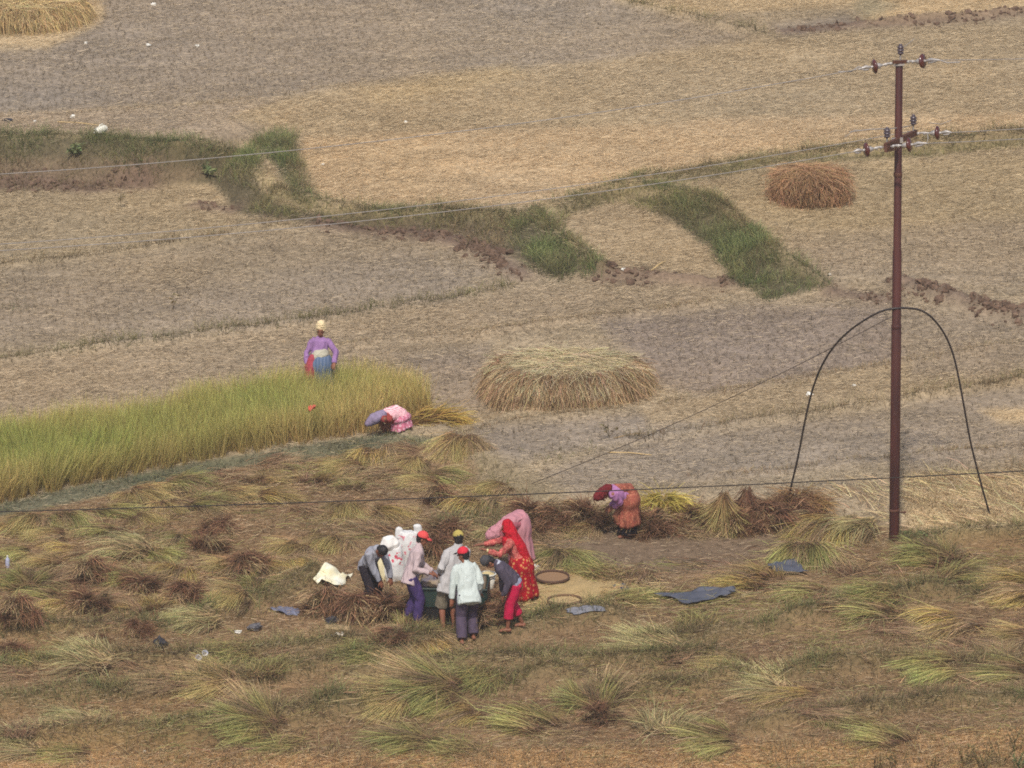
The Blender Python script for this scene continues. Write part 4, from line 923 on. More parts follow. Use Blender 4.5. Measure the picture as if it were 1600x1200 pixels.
SHEAVES = [
 # left field below the rice: heads mostly towards the camera
 (33, 828, -100, 1.0, 'O', 'drooping olive sheaf at the left photo edge just below the dark wire'),
 (110, 818, -80, .95, 'G', 'green sheaf second from the left edge below the wire'),
 (190, 806, -95, .95, 'G', 'green drooping sheaf third from the left edge below the wire'),
 (232, 818, -70, .8, 'O', 'small olive sheaf right of the third sheaf below the wire'),
 (240, 776, -85, .95, 'O', 'olive sheaf against the green strip under the rice, left part'),
 (205, 783, 190, .7, 'O', 'small olive sheaf tucked left under the green strip of the rice'),
 (300, 762, -75, 1.0, 'G', 'dark green sheaf below the middle of the green strip'),
 (372, 748, 200, .85, 'S', 'brownish flattened sheaf below the green strip'),
 (408, 752, -95, .9, 'O', 'olive sheaf under the green strip, left of the yellow one'),
 (436, 728, 20, .8, 'S', 'reddish straw sheaf touching the green strip'),
 (492, 752, -70, 1.0, 'Y', 'yellow drooping sheaf in the upper row left of the centre'),
 (552, 762, -60, .9, 'G', 'green and tan sheaf between two yellow sheaves of the upper row'),
 (584, 718, -92, 1.1, 'Y', 'large yellow fanned sheaf in front of the bent woman in pink'),
 (628, 704, 165, .6, 'S', 'small tan sheaf behind the large yellow fanned sheaf'),
 (714, 706, -85, 1.0, 'O', 'dark bushy sheaf on the corner of the low bank'),
 (650, 760, 150, .95, 'O', 'olive sheaf with long stems in the middle of the upper row'),
 (698, 750, 30, .95, 'G', 'sheaf with a bright green streak right of the upper row'),
 (684, 786, 0, .8, 'B', 'brown tangled bundle below the green streaked sheaf'),
 (738, 796, 195, 1.0, 'Y', 'yellow sheaf on the path above the yellow capped man'),
 (620, 806, -95, .95, 'Y', 'yellow sheaf standing behind the white sacks'),
 (578, 828, 20, 1.05, 'S', 'long straw sheaf lying aslant above the grey shirted man'),
 (540, 806, 200, .85, 'O', 'olive sheaf left of the long slanting straw sheaf'),
 (490, 800, -100, .8, 'S', 'faded straw sheaf halfway between wire and white open sack'),
 (18, 868, 180, .8, 'G', 'dull green sheaf at the left edge beside the small bottle'),
 (98, 868, 200, .85, 'Y', 'yellow green sheaf right of the small bottle'),
 (196, 862, 165, 1.25, 'P', 'large pale yellow sheaf fanned wide in the left field'),
 (252, 872, -20, .8, 'G', 'green sheaf at the right tip of the large pale one'),
 (284, 850, 175, .7, 'G', 'green leafy sheaf left of the two dark brown bundles'),
 (334, 833, 0, .85, 'B', 'upper one of the two dark brown bundles in the left field'),
 (326, 859, 0, .85, 'B', 'lower one of the two dark brown bundles in the left field'),
 (36, 912, 120, 1.05, 'G', 'bright green sheaf at the left edge below the small bottle'),
 (92, 905, 20, .9, 'S', 'tan stems beside the bright green sheaf at the left edge'),
 (142, 906, 60, .85, 'B', 'brown bundle above the yellow green sheaf at left'),
 (186, 908, 170, .85, 'G', 'olive green sheaf left of a brown bundle in the middle of the left field'),
 (222, 920, 0, .85, 'B', 'brown bundle in the middle of the left field'),
 (268, 902, -95, .85, 'Y', 'yellow green sheaf drooping above the big brown bundle'),
 (296, 940, 40, 1.05, 'B', 'big brown bundle in the left field'),
 (222, 951, 180, .9, 'Y', 'yellow sheaf poking out left of the big brown bundle'),
 (340, 893, 160, .85, 'O', 'olive sheaf above and right of the big brown bundle'),
 (384, 898, 30, .95, 'B', 'peaked brown bundle left of the white open sack'),
 (430, 886, -80, .9, 'Y', 'yellow green sheaf near the white open sack'),
 (446, 866, 160, .85, 'O', 'olive sheaf behind the yellow one near the white open sack'),
 (506, 858, 200, .9, 'O', 'olive sheaf just above the white open sack'),
 (360, 938, 185, .75, 'O', 'small dark sheaf left of the blue sheet on the low ridge'),
 (24, 968, 0, .85, 'B', 'brown bundle at the left edge level with the grey shirted man'),
 (96, 953, 185, .85, 'Y', 'yellow sheaf joined to a brown bundle in the lower left'),
 (144, 954, 0, .95, 'B', 'tall brown bundle right of a yellow sheaf in the lower left'),
 (150, 1004, 0, .55, 'B', 'small round brown clump in the lower left'),
 (216, 990, 0, .6, 'B', 'small brown clump beside the dark bag'),
 (20, 1024, 0, .7, 'B', 'low dark brown clump at the left edge below the ridge'),
 (58, 1028, 175, .85, 'Y', 'flat yellow sheaf right of the low dark clump'),
 (130, 1028, 160, 1.0, 'P', 'pale green sheaf with its butt to the right in the lower left'),
 (182, 1046, 170, .85, 'S', 'tan butt end lying right of the pale green sheaf'),
 (10, 1056, 180, .8, 'S', 'straw coloured sheaf cut by the left edge'),
 (302, 976, 170, .95, 'P', 'pale flat sheaf on the ridge left of the blue sheet'),
 (362, 1024, 175, .85, 'F', 'flat green sheaf right of the two clear cups'),
 (452, 1028, 10, .85, 'S', 'tan flat sheaf below the pale board'),
 (252, 1068, 180, .95, 'S', 'orange tan flat sheaf below the two clear cups'),
 (328, 1078, 170, .95, 'O', 'olive yellow sheaf right of the orange tan one'),
 (416, 1044, 175, .8, 'F', 'thin green sheaf in the grass below the black shoe'),
 (376, 1122, 150, .95, 'G', 'large green sheaf low in the photo, left of centre'),
 (100, 1130, 165, 1.05, 'P', 'pale feathery sheaf near the lower left corner'),
 (30, 1140, 190, .8, 'S', 'orange straw sheaf close to the lower left corner'),
 (434, 1168, 200, .85, 'F', 'green flat sheaf under the large green sheaf'),
 (18, 1172, 170, .8, 'P', 'pale green sheaf in the lower left corner'),
 (92, 1184, 185, .85, 'G', 'grey green sheaf at the bottom edge, left'),
 (66, 842, 190, .85, 'O', 'olive sheaf between the two left sheaves below the wire and the small bottle'),
 (150, 836, 170, .9, 'G', 'green sheaf above the large pale yellow one in the left field'),
 (270, 800, -80, .85, 'O', 'olive sheaf in the gap right of the third row below the wire'),
 (330, 790, -60, .9, 'G', 'green sheaf left of the bare brown strip under the wire'),
 (380, 776, -100, .85, 'O', 'olive sheaf on the wire line left of the faded straw sheaf'),
 (440, 778, -70, .9, 'Y', 'yellow sheaf on the wire line above the bare brown strip'),
 (530, 734, 190, .8, 'O', 'olive sheaf between the green strip and the large yellow fan'),
 (644, 732, -90, .8, 'O', 'olive sheaf directly under the large yellow fan at its right'),
 (600, 744, -100, .85, 'S', 'straw sheaf between the large yellow fan and the olive long stemmed one'),
 (760, 770, -60, .85, 'O', 'olive sheaf on the low bank above the green grass'),
 (60, 884, 160, .85, 'O', 'olive sheaf above the bright green one at the left edge'),
 (250, 896, 150, .8, 'O', 'small olive sheaf between two brown bundles of the left field'),
 (400, 916, 170, .85, 'G', 'green sheaf below the peaked brown bundle'),
 (60, 936, 170, .85, 'G', 'green sheaf above the brown bundle on the left edge'),
 (260, 950, 175, .8, 'O', 'olive sheaf under the big brown bundle'),
 (470, 884, 190, .85, 'Y', 'yellow sheaf just left of the white open sack'),
 # round the threshing
 (646, 982, 100, .85, 'G', 'bright green sheaf at the feet of the mauve shirted man'),
 (614, 1000, 20, .85, 'B', 'brown sheaf in front of the bright green one'),
 (690, 1014, -70, .8, 'Y', 'yellow green sheaf before the feet of the white shirted man'),
 (578, 1030, 170, .9, 'F', 'green flat sheaf below the broken white slab'),
 (512, 956, 0, 1.0, 'B', 'round brown straw heap beside the blue sheet'),
 (560, 966, 20, 1.0, 'B', 'middle brown straw heap left of the thresher'),
 (606, 962, 30, 1.05, 'B', 'brown straw heap at the feet of the grey shirted man'),
 (548, 934, 60, .8, 'S', 'loose straw behind the brown heaps and the grey shirted man'),
 (600, 930, 30, .9, 'S', 'straw bundle under the hands of the grey shirted man'),
 (764, 976, 0, .85, 'B', 'brown straw heap between white shirted man and boy'),
 (770, 956, 40, .8, 'B', 'taller brown straw heap beside the thresher and the boy'),
 (682, 872, 80, .95, 'B', 'brown bundle behind the mauve shirted man'),
 (690, 842, 70, .95, 'B', 'brown bundle further behind the coral cap'),
 (752, 838, 190, .75, 'P', 'pale stems beside the green grass and the pink woman'),
 (882, 884, 185, .95, 'G', 'green flat sheaf above the brown winnowing tray'),
 (930, 900, 160, .9, 'F', 'trampled green straw right of the brown winnowing tray'),
 (984, 938, 120, .8, 'F', 'green tuft of straw between the trays and the blue sheet'),
 (1000, 906, 20, .9, 'S', 'pale loose straw at the back of the grain'),
 # the row standing on the low step
 (838, 822, 60, 1.0, 'B', 'brown sheaf nearest the pink woman in the standing row'),
 (866, 830, 0, .95, 'B', 'dark brown rounded sheaf left in the standing row'),
 (890, 806, 90, .85, 'O', 'olive sheaf behind the left end of the standing row'),
 (924, 822, 0, 1.05, 'B', 'brown sheaf left of the woman in orange'),
 (1034, 832, -90, .9, 'B', 'dark base sheaf under the yellow pile right of the woman in orange'),
 (1064, 826, -40, .95, 'S', 'tan fanned stems right of the yellow pile'),
 (1096, 824, -30, .95, 'B', 'brown heap left of the brown cone in the standing row'),
 (900, 832, 10, .9, 'O', 'olive bundle between the two large brown ones left of the woman in orange'),
 (852, 838, 30, .8, 'S', 'tan straw at the very left end of the standing row'),
 (1010, 834, -60, .9, 'B', 'dark stems hard against the skirt of the woman in orange'),
 (1080, 834, -40, .9, 'S', 'tan stems below the tan fan in the standing row'),
 (1108, 830, -20, .8, 'S', 'straw bundle left of the tall brown cone'),
 (1148, 830, 10, .95, 'B', 'brown bundle between the two brown cones'),
 (1180, 828, 10, .95, 'B', 'brown bundle right of the smaller cone'),
 (1214, 830, 10, .95, 'B', 'dark bundle beside the foot of the black pipe'),
 (1130, 830, 0, 1.05, 'T', 'brown cone shaped sheaf in the standing row'),
 (1166, 822, 0, .95, 'T', 'second smaller brown cone in the standing row'),
 (1198, 822, 20, 1.0, 'B', 'brown bundle where the black pipe meets the ground'),
 (1228, 816, 40, 1.1, 'B', 'reddish brown bundle at the right end of the standing row'),
 (1276, 838, 25, 1.25, 'Y', 'large yellow sheaf with stems fanned to the left, left of the pole'),
 (1322, 836, 60, 1.05, 'P', 'pale straw sheaf between the yellow sheaf and the pole'),
 # right foreground, heads to the upper left
 (1262, 876, 150, 1.1, 'G', 'green topped sheaf right of the small blue sheet'),
 (1316, 892, -30, .85, 'S', 'tan butt of the green topped sheaf by the small blue sheet'),
 (1440, 874, 150, 1.0, 'G', 'green sheaf in front of the pole foot'),
 (1478, 872, 165, .85, 'S', 'tan stems right of the pole foot sheaf'),
 (1170, 906, 165, 1.05, 'Y', 'yellow green sheaf between the two blue sheets'),
 (1220, 918, -15, .85, 'S', 'brown stems right of the sheaf between the blue sheets'),
 (1252, 936, 160, .95, 'G', 'dull green sheaf below the small blue sheet'),
 (1300, 944, -20, .9, 'S', 'reddish stems below the small blue sheet'),
 (1364, 932, 170, .85, 'F', 'flat green sheaf far below the pole'),
 (1352, 966, 155, 1.1, 'G', 'big green sheaf in the right foreground below the pole'),
 (1404, 988, -20, .95, 'S', 'tan butts of the big green sheaf below the pole'),
 (1474, 984, 165, 1.1, 'Y', 'yellow topped sheaf right of the big green sheaf'),
 (1530, 1004, -25, .9, 'S', 'brown stems of the yellow topped sheaf'),
 (1564, 998, 175, .95, 'O', 'olive sheaf at the right edge beside the brown stems'),
 (1512, 906, 120, 1.0, 'G', 'leafy green sheaf at the right, above the yellow ones'),
 (1584, 924, 170, .95, 'Y', 'yellow sheaf at the right photo edge'),
 (1450, 1044, 165, 1.0, 'G', 'green sheaf on the right below the yellow topped one'),
 (1498, 1056, -20, .8, 'S', 'pale stems joined to the right lower green sheaf'),
 (1560, 1054, 165, 1.05, 'G', 'green sheaf at the right edge in the lower foreground'),
 (1590, 1076, -20, .85, 'S', 'tan stems at the right edge in the lower foreground'),
 (1014, 1014, 155, 1.15, 'P', 'big pale green sheaf in the middle foreground'),
 (1080, 1030, -15, .9, 'S', 'faded stems of the big pale green sheaf in the middle'),
 (1088, 976, 170, .9, 'F', 'flat green straw below the larger blue sheet'),
 (1118, 1042, 165, .95, 'O', 'dark olive sheaf right of the middle foreground'),
 (1174, 1078, 160, 1.05, 'P', 'pale yellow green sheaf on the grassy ridge'),
 (1236, 1104, 165, 1.05, 'Y', 'yellow sheaf low in the right foreground'),
 (1286, 1112, -25, .9, 'S', 'tan fanned stems of the low yellow sheaf'),
 (1322, 1128, 150, .8, 'F', 'grey green tuft right of the low yellow sheaf'),
 (1374, 1152, 165, .9, 'G', 'green sheaf near the bottom edge, right'),
 (648, 1080, 155, 1.05, 'G', 'largest grey green sheaf in the centre foreground'),
 (608, 1106, 190, .9, 'O', 'olive leaves at the left of the largest centre sheaf'),
 (712, 1120, 185, .85, 'Y', 'yellow green tuft right below the largest centre sheaf'),
 (758, 1116, 10, .8, 'S', 'reddish stems beside the yellow green tuft'),
 (742, 1058, 175, .85, 'F', 'thin green sheaf on the grassy ridge in the centre'),
 (816, 1126, 155, 1.15, 'G', 'dark green sheaf low in the centre foreground'),
 (912, 1096, 150, 1.05, 'G', 'bright green topped sheaf in the centre foreground'),
 (944, 1124, -20, .85, 'B', 'brown butts of the bright green topped sheaf'),
 (886, 1140, -40, .9, 'S', 'straw stems between two green sheaves low in the centre'),
 (1036, 1132, 160, 1.05, 'P', 'large yellow green sheaf low in the foreground right of centre'),
 (1090, 1148, 150, 1.1, 'G', 'green sheaf overlapping the large yellow green one'),
 (1104, 1170, 165, .85, 'G', 'dark green sheaf at the bottom right of centre'),
 (610, 1160, 160, 1.0, 'G', 'blue green sheaf near the bottom edge, left of centre'),
 (700, 1172, 185, .9, 'F', 'flat green tuft near the bottom edge in the centre'),
]
for i, (px, py, az, sc, k, lab) in enumerate(SHEAVES):
    key = k + str(i % (2 if k in 'TSF' else 3)); g = pix_ground(px, py)
    o = link('rice_sheaf', proto(key), None, (g[0], g[1], g[2] - .01))
    s_ = sc * random.uniform(.82, .95); row = 780 < py < 842 and px > 820
    s_ *= (.9 if px < 800 and py < 980 else 1.1) if k in 'GPYO' and not row else .85 if k == 'S' else 1.0
    if k == 'B': s_ *= 1.12
    o.scale = (s_ * 1.1, s_ * 1.1, s_ * (random.uniform(1.1, 1.4) if row else random.uniform(.62, .82) if py > 990 else random.uniform(.95, 1.25))); 
    e = .3; tx = (gz(g[0] + e, g[1]) - gz(g[0] - e, g[1])) / (2 * e); ty = (gz(g[0], g[1] + e) - gz(g[0], g[1] - e)) / (2 * e)
    up = Vector((-tx, -ty, 1)).normalized(); o.rotation_euler = (up.to_track_quat('Z', 'Y').to_matrix() @ Matrix.Rotation(R(az + random.uniform(-12, 12)) , 3, 'Z')).to_euler()
    tag(o, lab, 'rice sheaf', 'cut rice sheaves lying on the field')
rng = np.random.default_rng(5)

# ------------------------------------------------------------------ haystacks
M_SOILY = mat_plain('packed_straw', (112, 86, 60), .95, .45, 9, .05, .6)
def mound(name, cx, cy, rx, ry, h, power=2.6, flat=.0):
    """core of a stack: steep sides, gently domed top; returns mesh object and a surface function"""
    z0 = float(gz(cx, cy)); n = 56; bm = bmesh.new(); rings = []
    def surf(u, a):
        rr = 1 + .04 * math.sin(3 * a + 1) + .03 * math.sin(5 * a)
        return (cx + rx * rr * u * math.cos(a), cy + ry * rr * u * math.sin(a))
    for u in (1.0, .99, .97, .93, .86, .75, .6, .4, .2):
        row = []
        for j in range(n):
            a = 2 * math.pi * j / n; x, y = surf(u, a); t = 0 if u == 1.0 else (1 - u ** 7) * (.8 + .18 * (1 - u * u))
            row.append((x, y, (float(gz(x, y)) - .03) * (1 - min(1, t * 1.5)) + (z0 + h * t) * min(1, t * 1.5)))
        rings.append(row)
    loft_rings(bm, rings); me = bpy.data.meshes.new(name); bm.to_mesh(me); bm.free(); me.materials.append(M_SOILY)
    me.polygons.foreach_set('use_smooth', np.ones(len(me.polygons), bool))
    return me, z0

def local(me, root):
    me.transform(Matrix.Translation(-Vector(root.location))); return me

def haystack(label, cx, cy, rx, ry, h, side_cols, top_cols, n_side, n_top, messy=.3, name='haystack', blen=(.28, .55)):
    root = empty(name, (cx, cy, float(gz(cx, cy)))); tag(root, label, 'haystack')
    me, z0 = mound('stack_core', cx, cy, rx * .95, ry * .95, h * .97); link('stack_core', local(me, root), root)
    # sides: stems hanging outwards, shaggy
    a = rng.uniform(0, 6.2832, n_side); t = rng.random(n_side) ** .8; u = (1.0 - .16 * t ** 2) * (1 + (.1 if messy > .5 else .05) * vnoise(a * 3, t * 2.5, seed=79))
    rr = 1 + .04 * np.sin(3 * a + 1) + .03 * np.sin(5 * a)
    P = np.stack([cx + rx * rr * u * np.cos(a), cy + ry * rr * u * np.sin(a), z0 + .04 + t * h * .92], -1) + rng.normal(size=(n_side, 3)) * ((.03, .03, .01) if messy < .5 else (.07, .07, .05))
    D = dirs(np.arctan2(np.sin(a) * rx, np.cos(a) * ry) + rng.normal(0, messy * 1.6, n_side), np.clip(rng.normal(-1.15, .3 + messy * .7, n_side), -1.55, .7))
    cl = (1 + .3 * vnoise(a * 6, t * 3, seed=77))[:, None]
    c0 = jit(side_cols[0], n_side, .3) * cl; c1 = jit(side_cols[1], n_side, .3) * cl
    V, Q, C = blades(P, D, rng.uniform(*blen, n_side) * (.6 + .5 * rng.random(n_side)), rng.uniform(.006, .013, n_side), c0, c1, rng.uniform(.5, 2.0, n_side), 4, .4)
    V[:, 2] = np.maximum(V[:, 2], gz(V[:, 0], V[:, 1]) + .005)
    link('side_straw', local(np_mesh('side_straw', V, Q, M_STRAW, C), root), root)
    # top: straw laid in overlapping sweeps over the dome and the shoulder
    a = rng.uniform(0, 6.2832, n_top); u = np.sqrt(rng.random(n_top)) * 1.0; rr = 1 + .04 * np.sin(3 * a + 1) + .03 * np.sin(5 * a)
    z = z0 + h * (1 - u ** 4.5 * .5) * (.84 + .24 * (1 - u * u)) + rng.random(n_top) * .06
    P = np.stack([cx + rx * rr * u * np.cos(a), cy + ry * rr * u * np.sin(a), z], -1)
    sw = np.where(u > .86 - .3 * rng.random(n_top), np.arctan2(np.sin(a) * ry, np.cos(a) * rx) + rng.choice([-.9, .9, 0], n_top), .25 * np.sin(3 * a) + np.where(rng.random(n_top) < .5, 0, math.pi)) + rng.normal(0, .55 + messy, n_top)
    cl = (1 + .16 * vnoise(P[:, 0] / .3, P[:, 1] / .3, seed=78))[:, None]
    V, Q, C = blades(P, dirs(sw, rng.normal(.02, .13, n_top) - .95 * sstep(.72, 1, u)), rng.uniform(.25, .6, n_top) * (1 - .5 * sstep(.7, 1, u)), rng.uniform(.006, .012, n_top), jit(top_cols[0], n_top, .22) * cl, jit(top_cols[1], n_top, .22) * cl, rng.uniform(.1, .9, n_top), 4, .4)
    link('straw_cap', local(np_mesh('straw_cap', V, Q, M_STRAW, C), root), root)
    return root
g = pix_ground(884, 612)
haystack('large pale haystack with brown shaggy sides in the middle of the field', g[0], g[1], 1.46, 1.15, .62, (lin(136, 108, 80), lin(192, 164, 124)), (lin(184, 166, 128), lin(208, 192, 154)), 16000, 11000)
g = pix_ground(1264, 316)
haystack('small orange brown haystack beyond the pole', g[0], g[1], .76, .62, .68, (lin(140, 106, 78), lin(182, 144, 106)), (lin(160, 126, 92), lin(188, 152, 114)), 6500, 3400, messy=1.1, blen=(.12, .3))
g = pix_ground(24, 50)
haystack('pale straw stack cut off by the upper left corner', g[0] - .25, g[1] + 1.0, 1.85, 1.5, .55, (lin(170, 142, 96), lin(204, 180, 130)), (lin(196, 170, 120), lin(214, 192, 144)), 6000, 5500, messy=.25)
# yellow pile laid on the standing row, and the reaped stems by the woman in pink
def loose_pile(label, px, py, rx, ry, h, cols, n, az=None, droop=(.5, 1.6)):
    g = pix_ground(px, py); r = np.sqrt(rng.random(n)); a = rng.uniform(0, 6.28, n)
    P = np.stack([rx * r * np.cos(a), ry * r * np.sin(a), .01 + h * (1 - r ** 2) * rng.random(n) ** .5], -1)
    d = (a if az is None else np.full(n, R(az))) + rng.normal(0, .6 if az is None else .35, n)
    V, Q, C = blades(P, dirs(d, rng.normal(.25, .3, n)), rng.uniform(.25, .6, n), rng.uniform(.008, .016, n), jit(cols[0], n, .3), jit(cols[1], n, .28), rng.uniform(*droop, n), 4, .35, .006)
    return tag(link('straw_pile', np_mesh('straw_pile', V, Q, M_STRAW, C), None, g), label, 'straw pile')
loose_pile('bright yellow pile of rice ears right of the woman in orange', 1036, 816, .36, .28, .56, (lin(146, 124, 56), lin(202, 182, 94)), 1600)
loose_pile('reaped rice stems lying right of the bent woman in pink', 668, 660, .55, .25, .18, (lin(118, 88, 60), lin(196, 168, 84)), 900, 10)
loose_pile('bank of brown tan straw behind the standing row, right of the brown cones', 1250, 800, .4, .25, .4, (lin(118, 88, 60), lin(170, 134, 88)), 900)

# grain spread on the ground
gc = pix_ground(900, 926); nr, na = 16, 40; bm = bmesh.new(); ctr = bm.verts.new((0, 0, .14)); prev = None
for i in range(1, nr + 1):
    u = i / nr; row = []
    for j in range(na):
        a = 2 * math.pi * j / na; rr = 1 + .16 * math.sin(2 * a + .6) + .1 * math.sin(5 * a) + .06 * math.sin(9 * a)
        x, y = .92 * rr * u * math.cos(a), 1.15 * rr * u * math.sin(a)
        z = float(gz(gc[0] + x, gc[1] + y)) - gc[2] + .012 + .12 * (1 - u) ** 1.3 + .012 * math.sin(x * 17) * math.sin(y * 13) - (.04 if i == nr else 0)
        row.append(bm.verts.new((x, y, z)))
    for j in range(na):
        if prev is None: bm.faces.new((ctr, row[j], row[(j + 1) % na]))
        else: bm.faces.new((prev[j], row[j], row[(j + 1) % na], prev[(j + 1) % na]))
    prev = row
me = bpy.data.meshes.new('grain_heap'); bm.to_mesh(me); bm.free(); me.materials.append(mat_plain('paddy_grain', (182, 156, 110), .9, .35, 55, .1, .6))
me.polygons.foreach_set('use_smooth', np.ones(len(me.polygons), bool))
tag(link('grain_heap', me, None, gc), 'spread heap of yellow rice grain under the winnowing trays', 'grain heap')
n = 900; a = rng.uniform(0, 6.28, n); r = np.sqrt(rng.random(n)); x = gc[0] + 1.5 * r * np.cos(a); y = gc[1] + 1.6 * r * np.sin(a)
V, Q, C = blades(np.stack([x, y, gz(x, y) + .03 + rng.random(n) * .05], -1), dirs(rng.uniform(0, 6.28, n), rng.normal(.05, .12, n)), rng.uniform(.1, .3, n), rng.uniform(.006, .012, n), jit(lin(186, 160, 110), n), jit(lin(206, 184, 132), n), np.full(n, .2), 1, .7)
tag(link('chaff', np_mesh('chaff', V, Q, M_STRAW, C)), 'pale chaff and broken straw strewn over the grain', 'chaff', kind='stuff')

# ------------------------------------------------------------------ electricity pole
gp = pix_ground(1397, 842); PYY = gp[1]
def pp(px, py, dy=0.0): return Vector(on_y(px, py, PYY + dy))
M_POLE = mat_plain('red_oxide_pole', (84, 44, 38), .55, .5, 9, .35, .1, 0, (58, 31, 29), (1, 1, .12))
M_RUST = mat_plain('rusty_bar', (96, 62, 48), .7, .35, 18, .3)
M_GALV = mat_plain('galvanised_metal', (176, 170, 164), .45, .3, 40, .5, 0, .3)
M_PORC = mat_plain('brown_porcelain', (86, 42, 36), .22, .2, 12, .6)
M_PIN = mat_plain('grey_porcelain', (78, 66, 72), .3, .25, 20, .5)
M_WIRE = mat_plain('aluminium_wire', (150, 144, 138), .6, .2, 8, .3)
M_DARKW = mat_plain('dark_wire', (70, 58, 52), .6, .3, 8, .3)
pole = empty('utility_pole', gp); tag(pole, 'reddish brown steel electricity pole with disc insulators', 'utility pole')
top = pp(1405, 97); ax = top - Vector(gp); PH = ax.length
def on_pole(t): return Vector(gp) + ax * t
def seg_tube(name, pts, rr, mat, parent, seg=20, flat=True, org=None):
    bm = bmesh.new(); add_tube(bm, pts, rr, seg, flat=flat); return finish(name, bm, mat, parent, org if org is not None else gp)
seg_tube('shaft', [on_pole(-.05), on_pole(.445), on_pole(.447), on_pole(.608), on_pole(.612), on_pole(1)], [.088, .086, .08, .078, .068, .062], M_POLE, pole)
seg_tube('joint_band', [on_pole(.448), on_pole(.454)], [.089, .089], M_POLE, pole)
seg_tube('joint_band', [on_pole(.765), on_pole(.772)], [.075, .075], M_RUST, pole)
seg_tube('joint_band', [on_pole(.06), on_pole(.064)], [.094, .094], M_RUST, pole)
bm = bmesh.new(); p = on_pole(.27) - V3(.05, .088, 0); add_tube(bm, [p + V3(.035, .015, -.28), p + V3(.033, .0175, .0), p + V3(.03, .016, .12)], [.004, .014, .006], 8); finish('paint_streak', bm, mat_plain('white_paint', (200, 180, 176), .6, .1, 9), pole, gp)
bm = bmesh.new(); p = on_pole(.058) + V3(.085, -.03, 0); add_tube(bm, [p, p + V3(.09, 0, 0)], [.014, .012], 8); add_ell(bm, p + V3(.09, 0, 0), (.028, .024, .024)); finish('step_bolt', bm, M_RUST, pole, gp)

def bar(name, a, b, w, h, mat, parent):
    a = Vector(a); b = Vector(b); d = (b - a).normalized(); s = d.cross(U).normalized(); u = s.cross(d); bm = bmesh.new()
    rings = [[p + s * w / 2 + u * h / 2, p - s * w / 2 + u * h / 2, p - s * w / 2 - u * h / 2, p + s * w / 2 - u * h / 2] for p in (a, b)]
    loft_rings(bm, rings); return finish_flat(name, bm, mat, parent)
def finish_flat(name, bm, mat, parent, org=None):
    org = gp if org is None else org
    bmesh.ops.translate(bm, verts=bm.verts, vec=-Vector(org)); me = bpy.data.meshes.new(name); bm.to_mesh(me); bm.free(); me.materials.append(mat)
    return link(name, me, parent)
def disc_insulator(a, b, frac):
    """strain insulator between a (pole side) and b (wire side): eye bolt, cap, brown dish, clamp"""
    a = Vector(a); b = Vector(b); d = (b - a).normalized(); c = a.lerp(b, frac)
    bm = bmesh.new(); add_tube(bm, [c - d * .02, c + d * .012, c + d * .035, c + d * .05], [.05, .118, .125, .1], 28, flat=True)
    bmesh.ops.recalc_face_normals(bm, faces=bm.faces); o = finish('disc_insulator', bm, M_PORC, pole, gp)
    bm = bmesh.new(); add_tube(bm, [c - d * .1, c - d * .06, c - d * .015], [.022, .045, .052], 16); add_tube(bm, [c + d * .05, c + d * .1], [.03, .018], 12); finish('metal_cap', bm, M_GALV, o, gp)
    bm = bmesh.new(); add_tube(bm, [a, a.lerp(c - d * .1, .5) + U * .012, c - d * .1], [.014, .02, .016], 8); add_ell(bm, a.lerp(c, .45), (.035, .02, .03)); add_ell(bm, a.lerp(c, .15), (.03, .02, .03)); finish('eye_bolt', bm, M_GALV, o, gp)
    e = c + d * .1; bm = bmesh.new(); add_tube(bm, [e, e + d * .08 + U * .018, b], [.022, .03, .016], 10); add_tube(bm, [e + d * .03 - U * .035, e + d * .11 - U * .03, b], [.012, .018, .01], 8); finish('wire_clamp', bm, M_GALV, o, gp)
    return b
def pin_insulator(p, hgt=.2):
    p = Vector(p); bm = bmesh.new()
    prof = [(.0, .02), (.03, .06), (.05, .062), (.06, .04), (.085, .07), (.105, .07), (.115, .042), (.14, .066), (.16, .064), (.175, .03), (.195, .04), (.21, .02)]
    add_tube(bm, [p + U * z * .92 for z, r in prof], [r * .86 for z, r in prof], 18, wide=(1, 0, 0), flat=True); o = finish('pin_insulator', bm, M_PIN, pole, gp)
    bm = bmesh.new(); add_tube(bm, [p - U * .1, p + U * .02], [.014, .014], 8); finish('pin', bm, M_GALV, o, gp)
    return p + U * .19
# top fitting
bar('top_bracket', pp(1397, 97, -.1), pp(1418, 96, .1), .07, .05, M_RUST, pole)
bar('top_strap', pp(1396, 102, -.07), pp(1413, 101, -.07), .02, .03, M_GALV, pole)
pin_insulator(pp(1407, 86))
LT = disc_insulator(pp(1396, 99), pp(1342, 108, -.15), .5); RT = disc_insulator(pp(1416, 97, .05), pp(1468, 94, -.25), .45)
# crossarm pair runs towards and away from the viewer
N_, F_ = pp(1383, 229, -.62), pp(1431, 207, .62)
bar('crossarm', N_, F_, .06, .1, M_RUST, pole); bar('crossarm', N_ + V3(.0, -.14, -.02), pp(1402, 229, -.2), .05, .09, M_RUST, pole)
bar('arm_clamp', pp(1393, 220, -.09), pp(1411, 219, -.09), .03, .09, M_GALV, pole)
pin_insulator(pp(1386, 216, -.3)); pin_insulator(pp(1427, 196, .5))
LM = disc_insulator(pp(1380, 230, -.6), pp(1334, 237, -.75), .52); RM = disc_insulator(pp(1430, 209, .6), pp(1486, 207, .45), .58)
RN = disc_insulator(pp(1392, 229, -.62), pp(1448, 224, -.8), .47)
